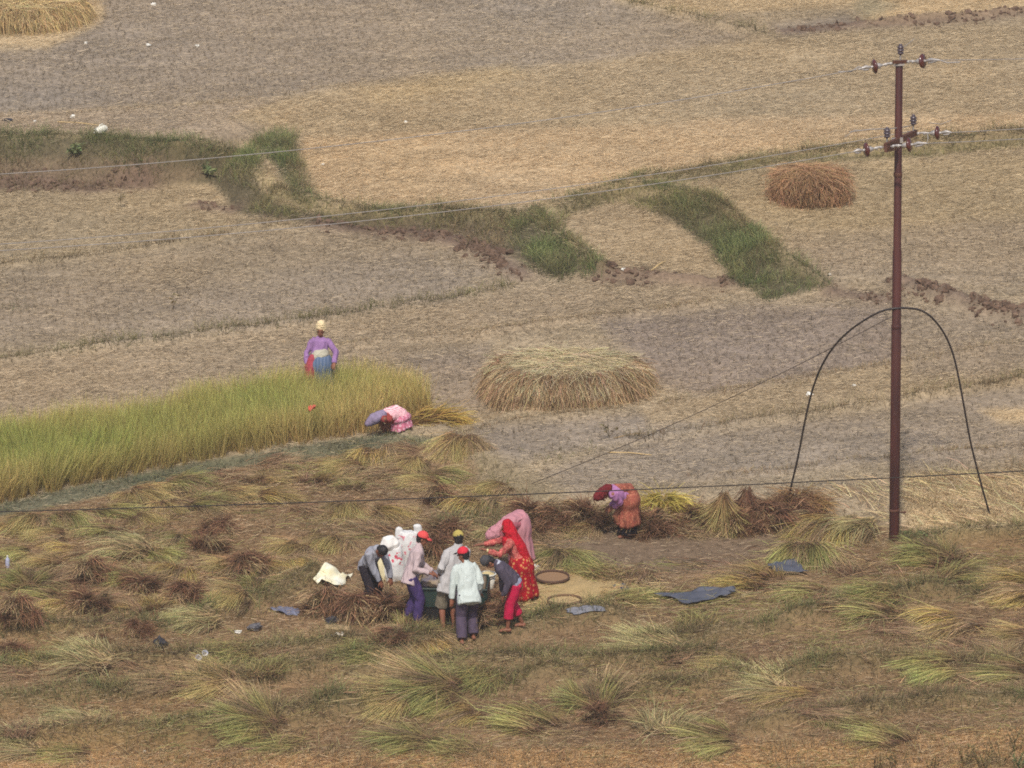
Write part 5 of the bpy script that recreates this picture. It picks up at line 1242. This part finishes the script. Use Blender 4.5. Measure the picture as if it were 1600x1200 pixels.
# jumper leads over the pins
def lead(pts, r=.006, mat=M_WIRE, name='jumper_lead'):
    bm = bmesh.new(); add_tube(bm, pts, [r] * len(pts), 6); return finish(name, bm, mat, pole, gp)
lead([pp(1310, 112, -.2), pp(1330, 112, -.17), pp(1342, 104, -.15), pp(1346, 106, -.15)], .012)
lead([pp(1405, 76, 0), pp(1412, 73, 0), pp(1422, 66, 0), pp(1428, 61, 0)], .006)
lead([pp(1328, 206, -.3), pp(1360, 202, -.3), pp(1392, 201, -.2), pp(1410, 199, .1), pp(1425, 196, .5)], .009)
lead([pp(1320, 214, -.3), pp(1336, 203, -.3), pp(1345, 204, -.3)], .006)
lead([pp(1452, 192, .4), pp(1470, 194, .4), pp(1486, 188, .4)], .006)
lead([pp(1448, 224, -.8), pp(1450, 217, -.8), pp(1449, 208, -.7)], .008)
lead([pp(1468, 94, -.25), pp(1480, 98, -.3), pp(1500, 97, -.4)], .012)

def wire(label, pts, r, mat, sag=0.0, n=40, name='power_line', cat='power line', group=None):
    """a line through the points; each span sags"""
    P = []
    for a, b in zip(pts[:-1], pts[1:]):
        a = Vector(a); b = Vector(b)
        for i in range(n): t = i / n; P.append(a.lerp(b, t) - U * (sag * 4 * t * (1 - t)))
    P.append(Vector(pts[-1])); o0 = P[0]; bm = bmesh.new(); add_tube(bm, P, [r] * len(P), 6); o = finish(name, bm, mat, None, o0); return tag(o, label, cat, group)
GW = 'lines strung from the pole'
wire('upper pale power line running left from the pole top', [LT, on_y(-260, 285, PYY - 5.5)], .0068, M_WIRE, .32, group=GW)
wire('pale power line from the far end of the crossarm to the left', [F_ + V3(-.1, 0, .02), on_y(-260, 396, PYY - 6)], .0068, M_WIRE, .32, group=GW)
wire('lowest pale power line, from the near crossarm disc to the left', [LM, on_y(-260, 404, PYY - 7)], .0068, M_WIRE, .3, group=GW)
wire('upper pale power line running right from the pole top', [RT, on_y(1900, 80, PYY + 3)], .0068, M_WIRE, .03, group=GW)
wire('power line from the far crossarm disc to the right', [RM, on_y(1900, 178, PYY + 3.5)], .0068, M_WIRE, .03, group=GW)
wire('power line from the near crossarm disc to the right', [RN, on_y(1900, 196, PYY + 3)], .0068, M_WIRE, .03, group=GW)
wire('thin dark wire strung low in front of the workers', [on_y(-260, 806, 84), on_y(1900, 719, 84)], .009, mat_plain('black_wire', (44, 38, 36), .6, .2, 8, .3), .1, 60)
ga = pix_ground(836, 756)
wire('thin dark stay wire slanting from the pole down to the low bank', [on_pole(.475) + V3(-.07, -.06, 0), Vector(ga) + V3(-.06, 0, 0)], .006, M_DARKW, .12, 40, 'stay_wire', 'stay wire')
# black pipe bent over the pole
e0, e1 = pix_ground(1229, 792), pix_ground(1547, 803)
ap = [(1236, 760), (1247, 715), (1258, 655), (1270, 605), (1284, 570), (1303, 540), (1326, 517), (1352, 499), (1376, 486), (1397, 481.5), (1420, 481), (1442, 485), (1460, 499), (1478, 524), (1491, 557), (1500, 600), (1508, 645), (1516, 690), (1528, 738), (1540, 782)]
P = [Vector(e0) + V3(0, 0, -.03)]; 
for px, py in ap:
    if px < 1397: t = (1397 - px) / (1397 - 1229); dy = (e0[1] - PYY) * t ** 1.6
    else: t = (px - 1397) / (1547 - 1397); dy = (e1[1] - PYY) * t ** 1.6
    P.append(pp(px, py, dy - .1 * (1 - t)))
P.append(Vector(e1) + V3(0, 0, -.03))
for _ in range(2):
    P = [P[0]] + [q for a, b in zip(P[:-1], P[1:]) for q in (a.lerp(b, .25), a.lerp(b, .75))] + [P[-1]]
bm = bmesh.new(); add_tube(bm, P, [.018] * len(P), 10)
tag(finish('bent_pipe', bm, mat_plain('black_pipe', (54, 46, 44), .5, .35, 10, .4), None, e0), 'black flexible pipe bent in an arch over the pole', 'pipe')
bm = bmesh.new(); q = [P[int(len(P) * f)] + V3(0, -.004, .002) for f in (.585, .6, .615)]; add_tube(bm, q, [.0195] * 3, 10)

# ------------------------------------------------------------------ sacks, sheets, trays, bucket
def mat_sack(name, base, red, lo, hi, scale=9, thr=.6):
    """woven plastic sack with a worn red print on part of it"""
    m, nt, b = new_mat(name); N = nt.nodes.new; L = nt.links.new
    tc = N('ShaderNodeTexCoord'); sp = N('ShaderNodeSeparateXYZ'); L(tc.outputs['Object'], sp.inputs[0])
    no = N('ShaderNodeTexNoise'); no.inputs['Scale'].default_value = scale; no.inputs['Detail'].default_value = 2; L(tc.outputs['Object'], no.inputs['Vector'])
    a = N('ShaderNodeMath'); a.operation = 'GREATER_THAN'; a.inputs[1].default_value = thr; L(no.outputs['Fac'], a.inputs[0])
    b1 = N('ShaderNodeMath'); b1.operation = 'GREATER_THAN'; b1.inputs[1].default_value = lo; L(sp.outputs['Z'], b1.inputs[0])
    b2 = N('ShaderNodeMath'); b2.operation = 'LESS_THAN'; b2.inputs[1].default_value = hi; L(sp.outputs['Z'], b2.inputs[0])
    m1 = N('ShaderNodeMath'); m1.operation = 'MULTIPLY'; L(a.outputs[0], m1.inputs[0]); L(b1.outputs[0], m1.inputs[1])
    m2 = N('ShaderNodeMath'); m2.operation = 'MULTIPLY'; L(m1.outputs[0], m2.inputs[0]); L(b2.outputs[0], m2.inputs[1])
    mx = N('ShaderNodeMix'); mx.data_type = 'RGBA'; mx.inputs[6].default_value = (*lin(*base), 1); mx.inputs[7].default_value = (*lin(*red), 1)
    L(m2.outputs[0], mx.inputs[0]); L(mx.outputs[2], b.inputs['Base Color']); b.inputs['Roughness'].default_value = .55; b.inputs['Specular IOR Level'].default_value = .3
    return m
def sack(label, px, py, h, r, mat, ears=True, lean=(0, 0), seed=0, mouth=False):
    g = pix_ground(px, py); root = empty('grain_sack', g); tag(root, label, 'sack'); p = Vector(g); lx, ly = lean
    bm = bmesh.new(); ax_ = V3(lx, ly, 1)
    add_tube(bm, [p + ax_ * h * t for t in (.03, .2, .5, .78, .93, 1)], [r * .95, r * 1.08, r * 1.02, r * .95, r * .8, r * .6], 20, wide=(1, 0, 0), wr=[1.25, 1.25, 1.28, 1.25, 1.3, 1.6], flat=True)
    if ears:
        for sg, hh in ((-1, .13), (1, .19)):
            q = p + ax_ * h * .9 + V3(sg * r * .85, 0, 0); add_tube(bm, [q, q + V3(sg * .03, 0, hh * .5), q + V3(sg * .02, 0, hh)], [r * .42, r * .3, r * .26], 10, wide=(1, 0, 0), wr=1.6)
    finish('sack_body', bm, mat, root, g, .012, 3, .022, 8, (1, 1, .5), seed)
    return root
W1 = mat_sack('white_sack_red_print', (206, 204, 200), (200, 130, 138), .42, .74, 13, .6)
W2 = mat_sack('white_sack_red_letters', (208, 206, 202), (200, 84, 100), .3, .54, 15, .585)
sack('tall white sack with two tied ears and faint red print, behind the mauve shirted man', 637, 900, .78, .155, W1, True, (.02, .0), 41)
r_ = sack('white sack with red letters behind the arm of the grey shirted man', 617, 908, .62, .14, W2, False, (-.03, .0), 43)
bm = bmesh.new(); q = Vector(pix_ground(617, 908)) + V3(-.07, 0, .6); add_tube(bm, [q, q + V3(-.02, -.02, .07), q + V3(-.03, -.03, .13)], [.12, .13, .1], 14, wide=(1, 0, 0), wr=1.3); finish('rolled_mouth', bm, mat_plain('white_weave', (228, 224, 216), .6, .08, 12, .3), r_, r_.location, .012, 3, .02, 9)
sack('cream empty sack hanging behind the grey shirted man', 598, 906, .42, .1, mat_plain('cream_weave', (224, 212, 170), .6, .12, 8, .3), False, (.03, 0), 44)

def sheet(label, corners, mat, bump=.05, nu=22, nv=14, name='plastic_sheet', cat='sheet', thick=.012, lift=.02, seed=0, wob=.06, ext=None):
    cs = [pix_ground(*c) for c in corners]; o0 = np.mean(cs, 0); bm = bmesh.new(); T, B = [], []
    for j in range(nv):
        rt, rb = [], []
        for i in range(nu):
            u, v = i / (nu - 1), j / (nv - 1); uu = u + wob * float(vnoise(v * 4, u * 2, seed=seed)); vv = v + wob * float(vnoise(u * 5, v * 2, seed=seed + 3))
            p = (cs[0] * (1 - uu) + cs[1] * uu) * (1 - vv) + (cs[3] * (1 - uu) + cs[2] * uu) * vv
            x, y = p[0], p[1]; hgt = bump * (abs(float(vnoise(u * 3.1, v * 2.6, seed=seed + 5))) * 1.5 + .5 * float(vnoise(u * 7, v * 6, seed=seed + 6)))
            if ext: hgt += ext(u, v)
            z = float(gz(x, y)) + lift + max(0, hgt)
            rt.append(bm.verts.new((x, y, z))); rb.append(bm.verts.new((x, y, z - thick)))
        T.append(rt); B.append(rb)
    for j in range(nv - 1):
        for i in range(nu - 1):
            bm.faces.new((T[j][i], T[j][i + 1], T[j + 1][i + 1], T[j + 1][i])); bm.faces.new((B[j][i], B[j + 1][i], B[j + 1][i + 1], B[j][i + 1]))
    for i in range(nu - 1):
        bm.faces.new((T[0][i], B[0][i], B[0][i + 1], T[0][i + 1])); bm.faces.new((T[-1][i], T[-1][i + 1], B[-1][i + 1], B[-1][i]))
    for j in range(nv - 1):
        bm.faces.new((T[j][0], T[j + 1][0], B[j + 1][0], B[j][0])); bm.faces.new((T[j][-1], B[j][-1], B[j + 1][-1], T[j + 1][-1]))
    bmesh.ops.recalc_face_normals(bm, faces=bm.faces); bmesh.ops.translate(bm, verts=bm.verts, vec=-Vector(o0))
    me = bpy.data.meshes.new(name); bm.to_mesh(me); bm.free(); me.materials.append(mat); me.polygons.foreach_set('use_smooth', np.ones(len(me.polygons), bool))
    return tag(link(name, me, None, o0), label, cat)
BLUE = mat_plain('faded_blue_sheet', (86, 88, 98), .55, .25, 5, .25, .2)
sheet('larger crumpled blue grey plastic sheet on the field right of the grain', [(1030, 934), (1142, 924), (1146, 934), (1072, 950)], BLUE, .05, seed=51, lift=.06, wob=.08)
sheet('small blue grey plastic sheet between two green sheaves', [(1200, 888), (1240, 882), (1262, 900), (1212, 900)], BLUE, .03, seed=52, lift=.07)
sheet('blue plastic sheet beside the round brown straw heap', [(422, 954), (446, 950), (470, 958), (464, 966)], mat_plain('blue_grey_plastic', (112, 114, 132), .5, .25, 6, .3), .05, seed=57, wob=.03)
sheet('scrap of blue sheet showing through straw beside the grain', [(948, 916), (972, 913), (984, 926), (958, 925)], BLUE, .03, seed=54)
sheet('edge of a blue sheet under the front of the grain', [(880, 956), (938, 950), (946, 960), (896, 966)], mat_plain('pale_blue_plastic', (108, 109, 118), .5, .25, 6, .3), .015, seed=55, lift=.035)
g = pix_ground(515, 918)
sheet('open white and cream sack spread on the ground left of the group', [(490, 914), (522, 900), (552, 902), (530, 922)], mat_plain('cream_white_sack', (226, 226, 212), .55, .06, 3, .3, 0, 0, (226, 214, 168)), .06, seed=56, name='open_sack', cat='sack', ext=lambda u, v: .16 * math.sin(math.pi * u) * (1 - v) + .08 * math.sin(math.pi * v) * (1 - u))
sheet('orange red cloth caught on the standing rice', [(482, 689), (492, 686), (494, 690), (483, 693)], mat_plain('orange_cloth', (206, 104, 82), .85, .2, 20, .1), .08, 12, 8, 'red_cloth', 'cloth', lift=.6, seed=57)
sheet('pale board lying in the grass in front of the brown heaps', [(508, 978), (548, 982), (546, 988), (508, 986)], mat_plain('weathered_board', (168, 144, 108), .8, .2, 8, .2), .0, 8, 4, 'wooden_board', 'board', .02, .04, wob=.02)
sheet('broken white slab lying below the pale board', [(512, 990), (526, 996), (542, 995), (528, 999)], mat_plain('white_slab', (222, 212, 196), .8, .1, 9, .2), .05, 10, 8, 'broken_slab', 'slab', .02, .03, seed=58, wob=.18)['kind'] = 'thing'

def lathe(prof, seg=40, caps=True):
    bm = bmesh.new(); rings = [[bm.verts.new((r * math.cos(2 * math.pi * k / seg), r * math.sin(2 * math.pi * k / seg), z)) for k in range(seg)] for r, z in prof]
    for a, b in zip(rings[:-1], rings[1:]) if caps else zip(rings, rings[1:] + rings[:1]):
        for k in range(seg): bm.faces.new((a[k], a[(k + 1) % seg], b[(k + 1) % seg], b[k]))
    if caps: bm.faces.new(rings[0][::-1]); bm.faces.new(rings[-1])
    bmesh.ops.recalc_face_normals(bm, faces=bm.faces); return bm
def lathed(name, prof, mat, parent=None, loc=None, seg=40, smooth=True, caps=True):
    bm = lathe(prof, seg, caps); me = bpy.data.meshes.new(name); bm.to_mesh(me); bm.free(); me.materials.append(mat)
    if smooth: me.polygons.foreach_set('use_smooth', np.ones(len(me.polygons), bool))
    return link(name, me, parent, loc)
def tray(label, px, py, mat, rim, tilt, r=.285):
    g = pix_ground(px, py); t = empty('winnowing_tray', (g[0], g[1], g[2] + .09)); t.rotation_euler = tilt; tag(t, label, 'winnowing tray', 'woven bamboo winnowing trays')
    lathed('woven_base', [(.02, -.008), (r * .97, -.008), (r * .97, .008), (r * .9, .005), (r * .5, .001), (.02, .0)], mat, t)
    lathed('rim', [(r * .95, .0), (r * 1.0, -.008), (r * 1.04, .005), (r * 1.03, .042), (r * .99, .046), (r * .95, .03)], rim, t, caps=False)
tray('brown woven winnowing tray at the back of the grain', 863, 911, mat_stripes('brown_weave', (150, 120, 90), (122, 94, 70), 22, 'DIAGONAL', .6), mat_plain('bamboo_rim', (92, 68, 54), .7, .3, 30), (R(3), R(-1), .3))
tray('pale woven winnowing tray with dark rim lying on the grain', 882, 948, mat_stripes('pale_weave', (192, 168, 122), (164, 138, 98), 22, 'DIAGONAL', .6), mat_stripes('laced_rim', (78, 58, 48), (134, 108, 80), 24, 'X', .2), (R(-2), R(1), .9))

g = pix_ground(762, 920); bk = empty('bucket', g); tag(bk, 'white plastic bucket on the grain behind the white shirted man', 'bucket')
WP = mat_plain('white_plastic', (220, 216, 200), .4, .06, 6, .4)
lathed('bucket_body', [(.1, .0), (.105, .01), (.135, .27), (.128, .27), (.1, .02)], WP, bk); lathed('rim', [(.13, .25), (.148, .25), (.15, .275), (.128, .278)], WP, bk, caps=False)
lathed('heaped_grain', [(.127, .255), (.1, .275), (.05, .3), (.01, .31)], mat_plain('grain_fill', (206, 186, 136), .9, .2, 60), bk)
bm = bmesh.new(); add_tube(bm, [V3(-.142, 0, .255), V3(-.12, -.08, .23), V3(0, -.165, .205), V3(.12, -.08, .23), V3(.142, 0, .255)], [.006] * 5, 8); finish('handle', bm, M_GALV, bk, (0, 0, 0))

# ------------------------------------------------------------------ pedal thresher between the workers
gt = pix_ground(704, 968); th = empty('thresher', gt, R(-4)); tag(th, 'dark green pedal thresher in the middle of the group', 'thresher')
GRN = mat_plain('dark_green_metal', (40, 58, 52), .5, .3, 7, .4); BLK = mat_plain('blackened_iron', (34, 32, 32), .6, .4, 12, .3)
def tbox(name, x0, x1, y0, y1, z0, z1, mat, parent=None, flare=0.0):
    bm = bmesh.new(); r0 = [V3(x0 + flare, y0 + flare, z0), V3(x1 - flare, y0 + flare, z0), V3(x1 - flare, y1 - flare, z0), V3(x0 + flare, y1 - flare, z0)]; r1 = [V3(x0, y0, z1), V3(x1, y0, z1), V3(x1, y1, z1), V3(x0, y1, z1)]
    loft_rings(bm, [r0, r1]); bmesh.ops.bevel(bm, geom=bm.edges[:], offset=.008, segments=1, affect='EDGES'); return finish_flat(name, bm, mat, parent or th, (0, 0, 0))
tbox('front_panel', -.48, .62, -.32, -.29, .3, .62, GRN); tbox('back_panel', -.48, .62, .29, .32, .3, .7, GRN); tbox('side_panel', -.5, -.47, -.31, .31, .28, .66, GRN); tbox('side_panel', .61, .64, -.31, .31, .28, .66, GRN)
tbox('front_rib', -.1, -.06, -.345, -.315, .31, .61, GRN); tbox('top_rail', -.5, .64, -.345, -.3, .6, .635, GRN); tbox('floor_plate', -.46, .6, -.28, .28, .27, .295, BLK)
for x in (-.46, .59):
    for y in (-.28, .27): tbox('leg', x - .025, x + .025, y - .025, y + .025, -.04, .3, BLK)
tbox('pedal', -.3, .4, -.5, -.42, .06, .085, BLK); tbox('lower_skirt', -.45, .58, -.29, -.27, .0, .28, BLK)
bm = bmesh.new(); add_tube(bm, [V3(-.44, 0, .56), V3(.58, 0, .56)], [.2, .2], 28, flat=True); dr = finish('drum', bm, mat_plain('worn_drum', (120, 104, 84), .7, .35, 14, .3), th, (0, 0, 0))
bm = bmesh.new()
for i in range(17):
    for j in range(10):
        a = 2 * math.pi * (j + .5 * (i % 2)) / 10; c = V3(-.4 + i * .058, .2 * math.cos(a), .56 + .2 * math.sin(a)); n_ = V3(0, math.cos(a), math.sin(a)); add_tube(bm, [c - V3(.015, 0, 0), c + n_ * .05, c + V3(.015, 0, 0)], [.004] * 3, 5)
finish('wire_teeth', bm, M_GALV, dr, (0, 0, 0))
bm = bmesh.new(); rings = []
for i in range(15):
    a = R(10 + 128 * i / 14); rr = .255 + .012 * math.sin(i * 1.3); rings.append([V3(-.46, -rr * math.cos(a) * .9, .57 + rr * math.sin(a)), V3(.02, -rr * math.cos(a) * .9, .575 + rr * math.sin(a) * 1.03), V3(.02, -(rr - .012) * math.cos(a) * .9, .57 + (rr - .012) * math.sin(a) * 1.03), V3(-.46, -(rr - .012) * math.cos(a) * .9, .565 + (rr - .012) * math.sin(a))])
loft_rings(bm, rings); finish('hood', bm, mat_plain('blue_grey_hood', (122, 118, 134), .6, .3, 7, .3, 0, 0, (142, 124, 100)), th, (0, 0, 0), None, 0, .02, 8)

# ------------------------------------------------------------------ rubbish lying about
def crumple(label, px, py, r, mat, flat=.45, name='plastic_scrap', cat='litter', seed=0, group='scraps of white litter on the fields', long=1.0, rz=0):
    g = pix_ground(px, py); bm = bmesh.new(); bmesh.ops.create_icosphere(bm, subdivisions=3, radius=r)
    for v in bm.verts:
        c = v.co / r; d = 1 + .55 * float(vnoise(c.x * 1.7 + seed, c.y * 1.7, c.z * 1.7, seed)) + .25 * float(vnoise(c.x * 4, c.y * 4 + seed, c.z * 4, seed))
        v.co = V3(v.co.x * d * long, v.co.y * d, v.co.z * d * flat)
    bmesh.ops.rotate(bm, verts=bm.verts, cent=(0, 0, 0), matrix=Matrix.Rotation(R(rz), 3, 'Z'))
    me = bpy.data.meshes.new(name); bm.to_mesh(me); bm.free(); me.materials.append(mat)
    return tag(link(name, me, None, (g[0], g[1], g[2] + r * flat * .7)), label, cat, group)
WL = mat_plain('white_scrap', (226, 222, 210), .6, .12, 12, .2)
for k, (px, py, r, lab) in enumerate([
    (134, 68, .05, 'small white scrap nearest the upper left straw stack'), (232, 72, .07, 'white scrap on the dark plot, second from the left straw stack'), (308, 73, .06, 'white scrap on the dark plot, farthest from the left straw stack'),
    (240, 8, .07, 'pale scrap at the very top edge of the dark plot'), (55, 191, .055, 'tiny white scrap on the field edge at far left'), (113, 184, .075, 'white scrap left of the white jerrycan'),
    (634, 192, .06, 'white scrap alone on the straw covered field'), (504, 258, .045, 'white scrap on the golden straw near the bank'), (1265, 618, .07, 'white scrap beside the left leg of the bent pipe'),
    (1334, 604, .05, 'white scrap between the bent pipe and the pole'), (372, 990, .06, 'white scrap beside the black shoe'), (226, 1175, .03, 'tiny white scrap near the bottom edge at left'), (974, 422, .05, 'pale stone at the foot of the inset field'), (1296, 430, .04, 'pale stone right of the green bank')]):
    crumple(lab, px, py, r * .8, WL, .6, seed=60 + k)
DK = mat_plain('dark_bag', (52, 50, 54), .6, .3, 14, .3)
crumple('dark bag lying in the grass of the lower left ridge', 250, 1012, .1, DK, 1.0, 'dark_bag', 'bag', 81, None)
crumple('black and white shoe in the lower left grass', 398, 985, .085, mat_plain('black_shoe', (44, 42, 48), .6, .3, 14, .3, 0, 0, (120, 116, 116)), .7, 'shoe', 'shoe', 82, None, 1.5, 20)
crumple('black bag at the foot of the round brown heap', 518, 974, .09, DK, .7, 'dark_bag', 'bag', 83, None, 1.2)
crumple('dark bundle at the left edge beyond the bank', 12, 191, .08, DK, .6, 'dark_bag', 'bag', 84, None, 1.7, 10)
crumple('white plastic lump on the straw right of the woman in red', 836, 890, .08, WL, .6, 'plastic_scrap', 'litter', 85)
CLR = mat_plain('clear_plastic', (196, 196, 204), .25, .15, 20, .5)
for px, py, lab, tl in ((309, 1036, 'left one of the two clear plastic cups', 70), (319, 1032, 'right one of the two clear plastic cups', 62)):
    g = pix_ground(px, py); o = lathed('plastic_cup', [(.03, .0), (.036, .004), (.048, .1), (.052, .1), (.05, .104), (.045, .1), (.033, .01), (.01, .008)], CLR, None, (g[0], g[1], g[2] + .09), 20); o.rotation_euler = (R(tl), 0, R(14)); tag(o, lab, 'plastic cup', 'clear plastic cups')
g = pix_ground(12, 888); bt = empty('water_bottle', (g[0], g[1], g[2] + .005)); tag(bt, 'small pale blue bottle standing near the left edge', 'bottle')
lathed('bottle_body', [(.032, .0), (.036, .01), (.036, .14), (.03, .165), (.014, .19), (.014, .205)], mat_plain('pale_blue_bottle', (176, 178, 200), .25, .15, 9, .5), bt, None, 20); lathed('bottle_cap', [(.0165, .2), (.0165, .22), (.01, .222)], WP, bt, None, 16)
# white jerrycan by the left bank
g = pix_ground(158, 212); jc = empty('jerrycan', (g[0], g[1], g[2] + .1), R(40)); tag(jc, 'white jerrycan lying tipped on the grassy bank at left', 'jerrycan')
bm = bmesh.new(); add_tube(bm, [V3(-.12, 0, .0), V3(-.04, 0, .02), V3(.05, 0, .04), V3(.12, 0, .05)], [.075, .085, .085, .07], 18, wide=(0, 1, 0), wr=1.15, flat=True); finish('can_body', bm, WP, jc, (0, 0, 0))
bm = bmesh.new(); add_tube(bm, [V3(-.13, 0, .0), V3(-.18, 0, -.01)], [.026, .022], 12); finish('neck', bm, WP, jc, (0, 0, 0)); bm = bmesh.new(); add_tube(bm, [V3(-.06, 0, .1), V3(-.03, 0, .14), V3(.04, 0, .155), V3(.07, 0, .12)], [.011] * 4, 8); finish('handle', bm, WP, jc, (0, 0, 0))
# poles, stems and sticks left on the field
def stick(label, a, b, r=.012, col=(196, 168, 118)):
    A, B = Vector(pix_ground(*a)), Vector(pix_ground(*b)); bm = bmesh.new(); m = A.lerp(B, .5); m.z += .03; add_tube(bm, [A + U * .02, m + U * .01, B + U * .02], [r, r, r * .8], 8); tag(finish('bamboo_stick', bm, mat_plain('bamboo', col, .6, .25, 14, .2), None, A), label, 'stick', 'sticks lying on the field')
stick('long pale stick on the field above the left bank', (90, 192), (160, 198)); stick('pale stick by the clods of the inset field', (1018, 424), (1040, 410), .02)
stick('pale stick on the grey field right of the low bank', (950, 709), (1018, 713), .012); stick('thin pale stick above the left sheaf row', (960, 686), (1010, 678), .008, (180, 150, 104))

# ------------------------------------------------------------------ leafy weeds
M_LEAF = mat_vcol('weed_leaf', .25)
def weed(label, px, py, h, r, n, cols, stems=5, leaf=(.05, .1), name='weed', group=None):
    g = pix_ground(px, py); root = empty(name, g); tag(root, label, 'weed', group)
    P = np.zeros((stems, 3)); P[:, :2] = rng.normal(0, r * .15, (stems, 2)); a = rng.uniform(0, 6.28, stems); el = rng.normal(1.2, .2, stems); D = dirs(a, el); L = h * rng.uniform(.7, 1.05, stems)
    V, Q, C = blades(P, D, L, np.full(stems, .012), jit(cols[0] * .7, stems), jit(cols[0], stems), np.full(stems, .2), 4, .5); link('stem', np_mesh('stem', V, Q, M_LEAF, C), root)
    k = rng.integers(0, stems, n); t = rng.uniform(.3, 1, n); p = P[k] + D[k] * (L[k] * t)[:, None]; p[:, 2] -= .1 * L[k] * t * t
    V, Q, C = blades(p, dirs(rng.uniform(0, 6.28, n), rng.normal(.35, .4, n)), rng.uniform(*leaf, n), rng.uniform(leaf[0] * .5, leaf[1] * .5, n), jit(cols[0], n), jit(cols[1], n), np.full(n, .7), 3, .25); link('leaves', np_mesh('leaves', V, Q, M_LEAF, C), root)
GRL = (lin(96, 106, 66), lin(140, 148, 104)); DRL = (lin(96, 84, 54), lin(142, 126, 88))
weed('pale leafy weed on the left bank below the jerrycan', 118, 244, .3, .25, 70, GRL, leaf=(.08, .15)); weed('pale leafy weed on the bank near the path bend', 326, 276, .32, .25, 70, GRL, leaf=(.08, .15))
weed('thin upright weed in the greenish field at left', 188, 326, .34, .1, 12, DRL, 3); weed('thin upright weed in the purplish field at left', 270, 484, .34, .1, 12, DRL, 3); weed('thin lone weed on the grey field right of the rice corner', 952, 684, .4, .1, 22, DRL, 3)
for k, (px, py, h, lab) in enumerate([(1372, 1206, .3, 'dry weed at the bottom edge, first from the left in the lower right corner'), (1402, 1204, .34, 'dry forked weed second along the bottom right edge'), (1455, 1204, .28, 'low dry weed third along the bottom right edge'),
    (1505, 1200, .5, 'tall green weed in the lower right corner group'), (1536, 1204, .45, 'dry leafy weed between the green ones in the lower right corner'), (1566, 1200, .5, 'tall dry weed left of the corner bush'), (1592, 1206, .42, 'dense green bush in the lower right corner'), (1588, 1176, .42, 'dry seeded weed above the corner bush')]):
    weed(lab, px, py, h, .3, 130 if k in (3, 6) else 80, GRL if k == 6 else DRL, 7, (.025, .06))
weed('small green plant at the foot of the pole', 1418, 838, .12, .25, 60, GRL, 5, (.05, .1)); weed('green plants on the straw right of the pole foot', 1440, 840, .1, .3, 50, GRL, 5, (.05, .1))
# ------------------------------------------------------------------ camera, sun, sky
cd = bpy.data.cameras.new('camera'); co = bpy.data.objects.new('camera', cd); COL.objects.link(co)
cd.sensor_width = 36; cd.sensor_fit = 'HORIZONTAL'; cd.lens = 36 * F_PX / 1600; cd.clip_start = 1; cd.clip_end = 5000
co.location = CAM; co.rotation_euler = (math.pi / 2 - PITCH, 0, 0); scene.camera = co
SUN_EL = R(54); d2 = unit(np.array([.10, 1.0]))
dv = Vector((d2[0] * math.cos(SUN_EL), d2[1] * math.cos(SUN_EL), -math.sin(SUN_EL)))
sd_ = bpy.data.lights.new('sun', 'SUN'); so = bpy.data.objects.new('sun', sd_); COL.objects.link(so)
sd_.energy = 3.2; sd_.angle = R(1.5); sd_.color = (1, .95, .88); so.rotation_euler = dv.to_track_quat('-Z', 'Y').to_euler()
w = bpy.data.worlds.new('World'); scene.world = w; w.use_nodes = True; nt = w.node_tree
sky = nt.nodes.new('ShaderNodeTexSky'); sky.sky_type = 'NISHITA'; sky.sun_disc = False; sky.sun_elevation = SUN_EL
sky.sun_rotation = math.atan2(-dv.x, -dv.y); sky.dust_density = 3.0
bg = nt.nodes['Background']; nt.links.new(sky.outputs[0], bg.inputs[0]); bg.inputs[1].default_value = .125
vs = scene.view_settings; vs.view_transform = 'Standard'; vs.look = 'None'; vs.gamma = 1; vs.exposure = .04
scene.cycles.use_denoising = False
scene.cycles.max_bounces = 5; scene.cycles.diffuse_bounces = 3
scene.cycles.filter_width = 1.8
scene.cycles.volume_bounces = 1
# added haze volume: lifts the blacks and softens contrast
def haze():
    bm = bmesh.new(); bmesh.ops.create_cube(bm, size=1); me = bpy.data.meshes.new('haze'); bm.to_mesh(me); bm.free()
    o = link('haze', me, None, (0, 500, 14.5)); o.scale = (3400, 4200, 36); m = bpy.data.materials.new('added_haze'); m.use_nodes = True; nt = m.node_tree
    nt.nodes.remove(nt.nodes['Principled BSDF']); v = nt.nodes.new('ShaderNodeVolumePrincipled'); v.inputs['Color'].default_value = (.93, .94, .95, 1); v.inputs['Density'].default_value = HAZE_D; v.inputs['Anisotropy'].default_value = .2
    nt.links.new(v.outputs[0], nt.nodes['Material Output'].inputs['Volume']); me.materials.append(m); tag(o, 'thin pale haze added over the fields to lift the blacks', 'haze', kind='stuff')
HAZE_D = .00045
haze()
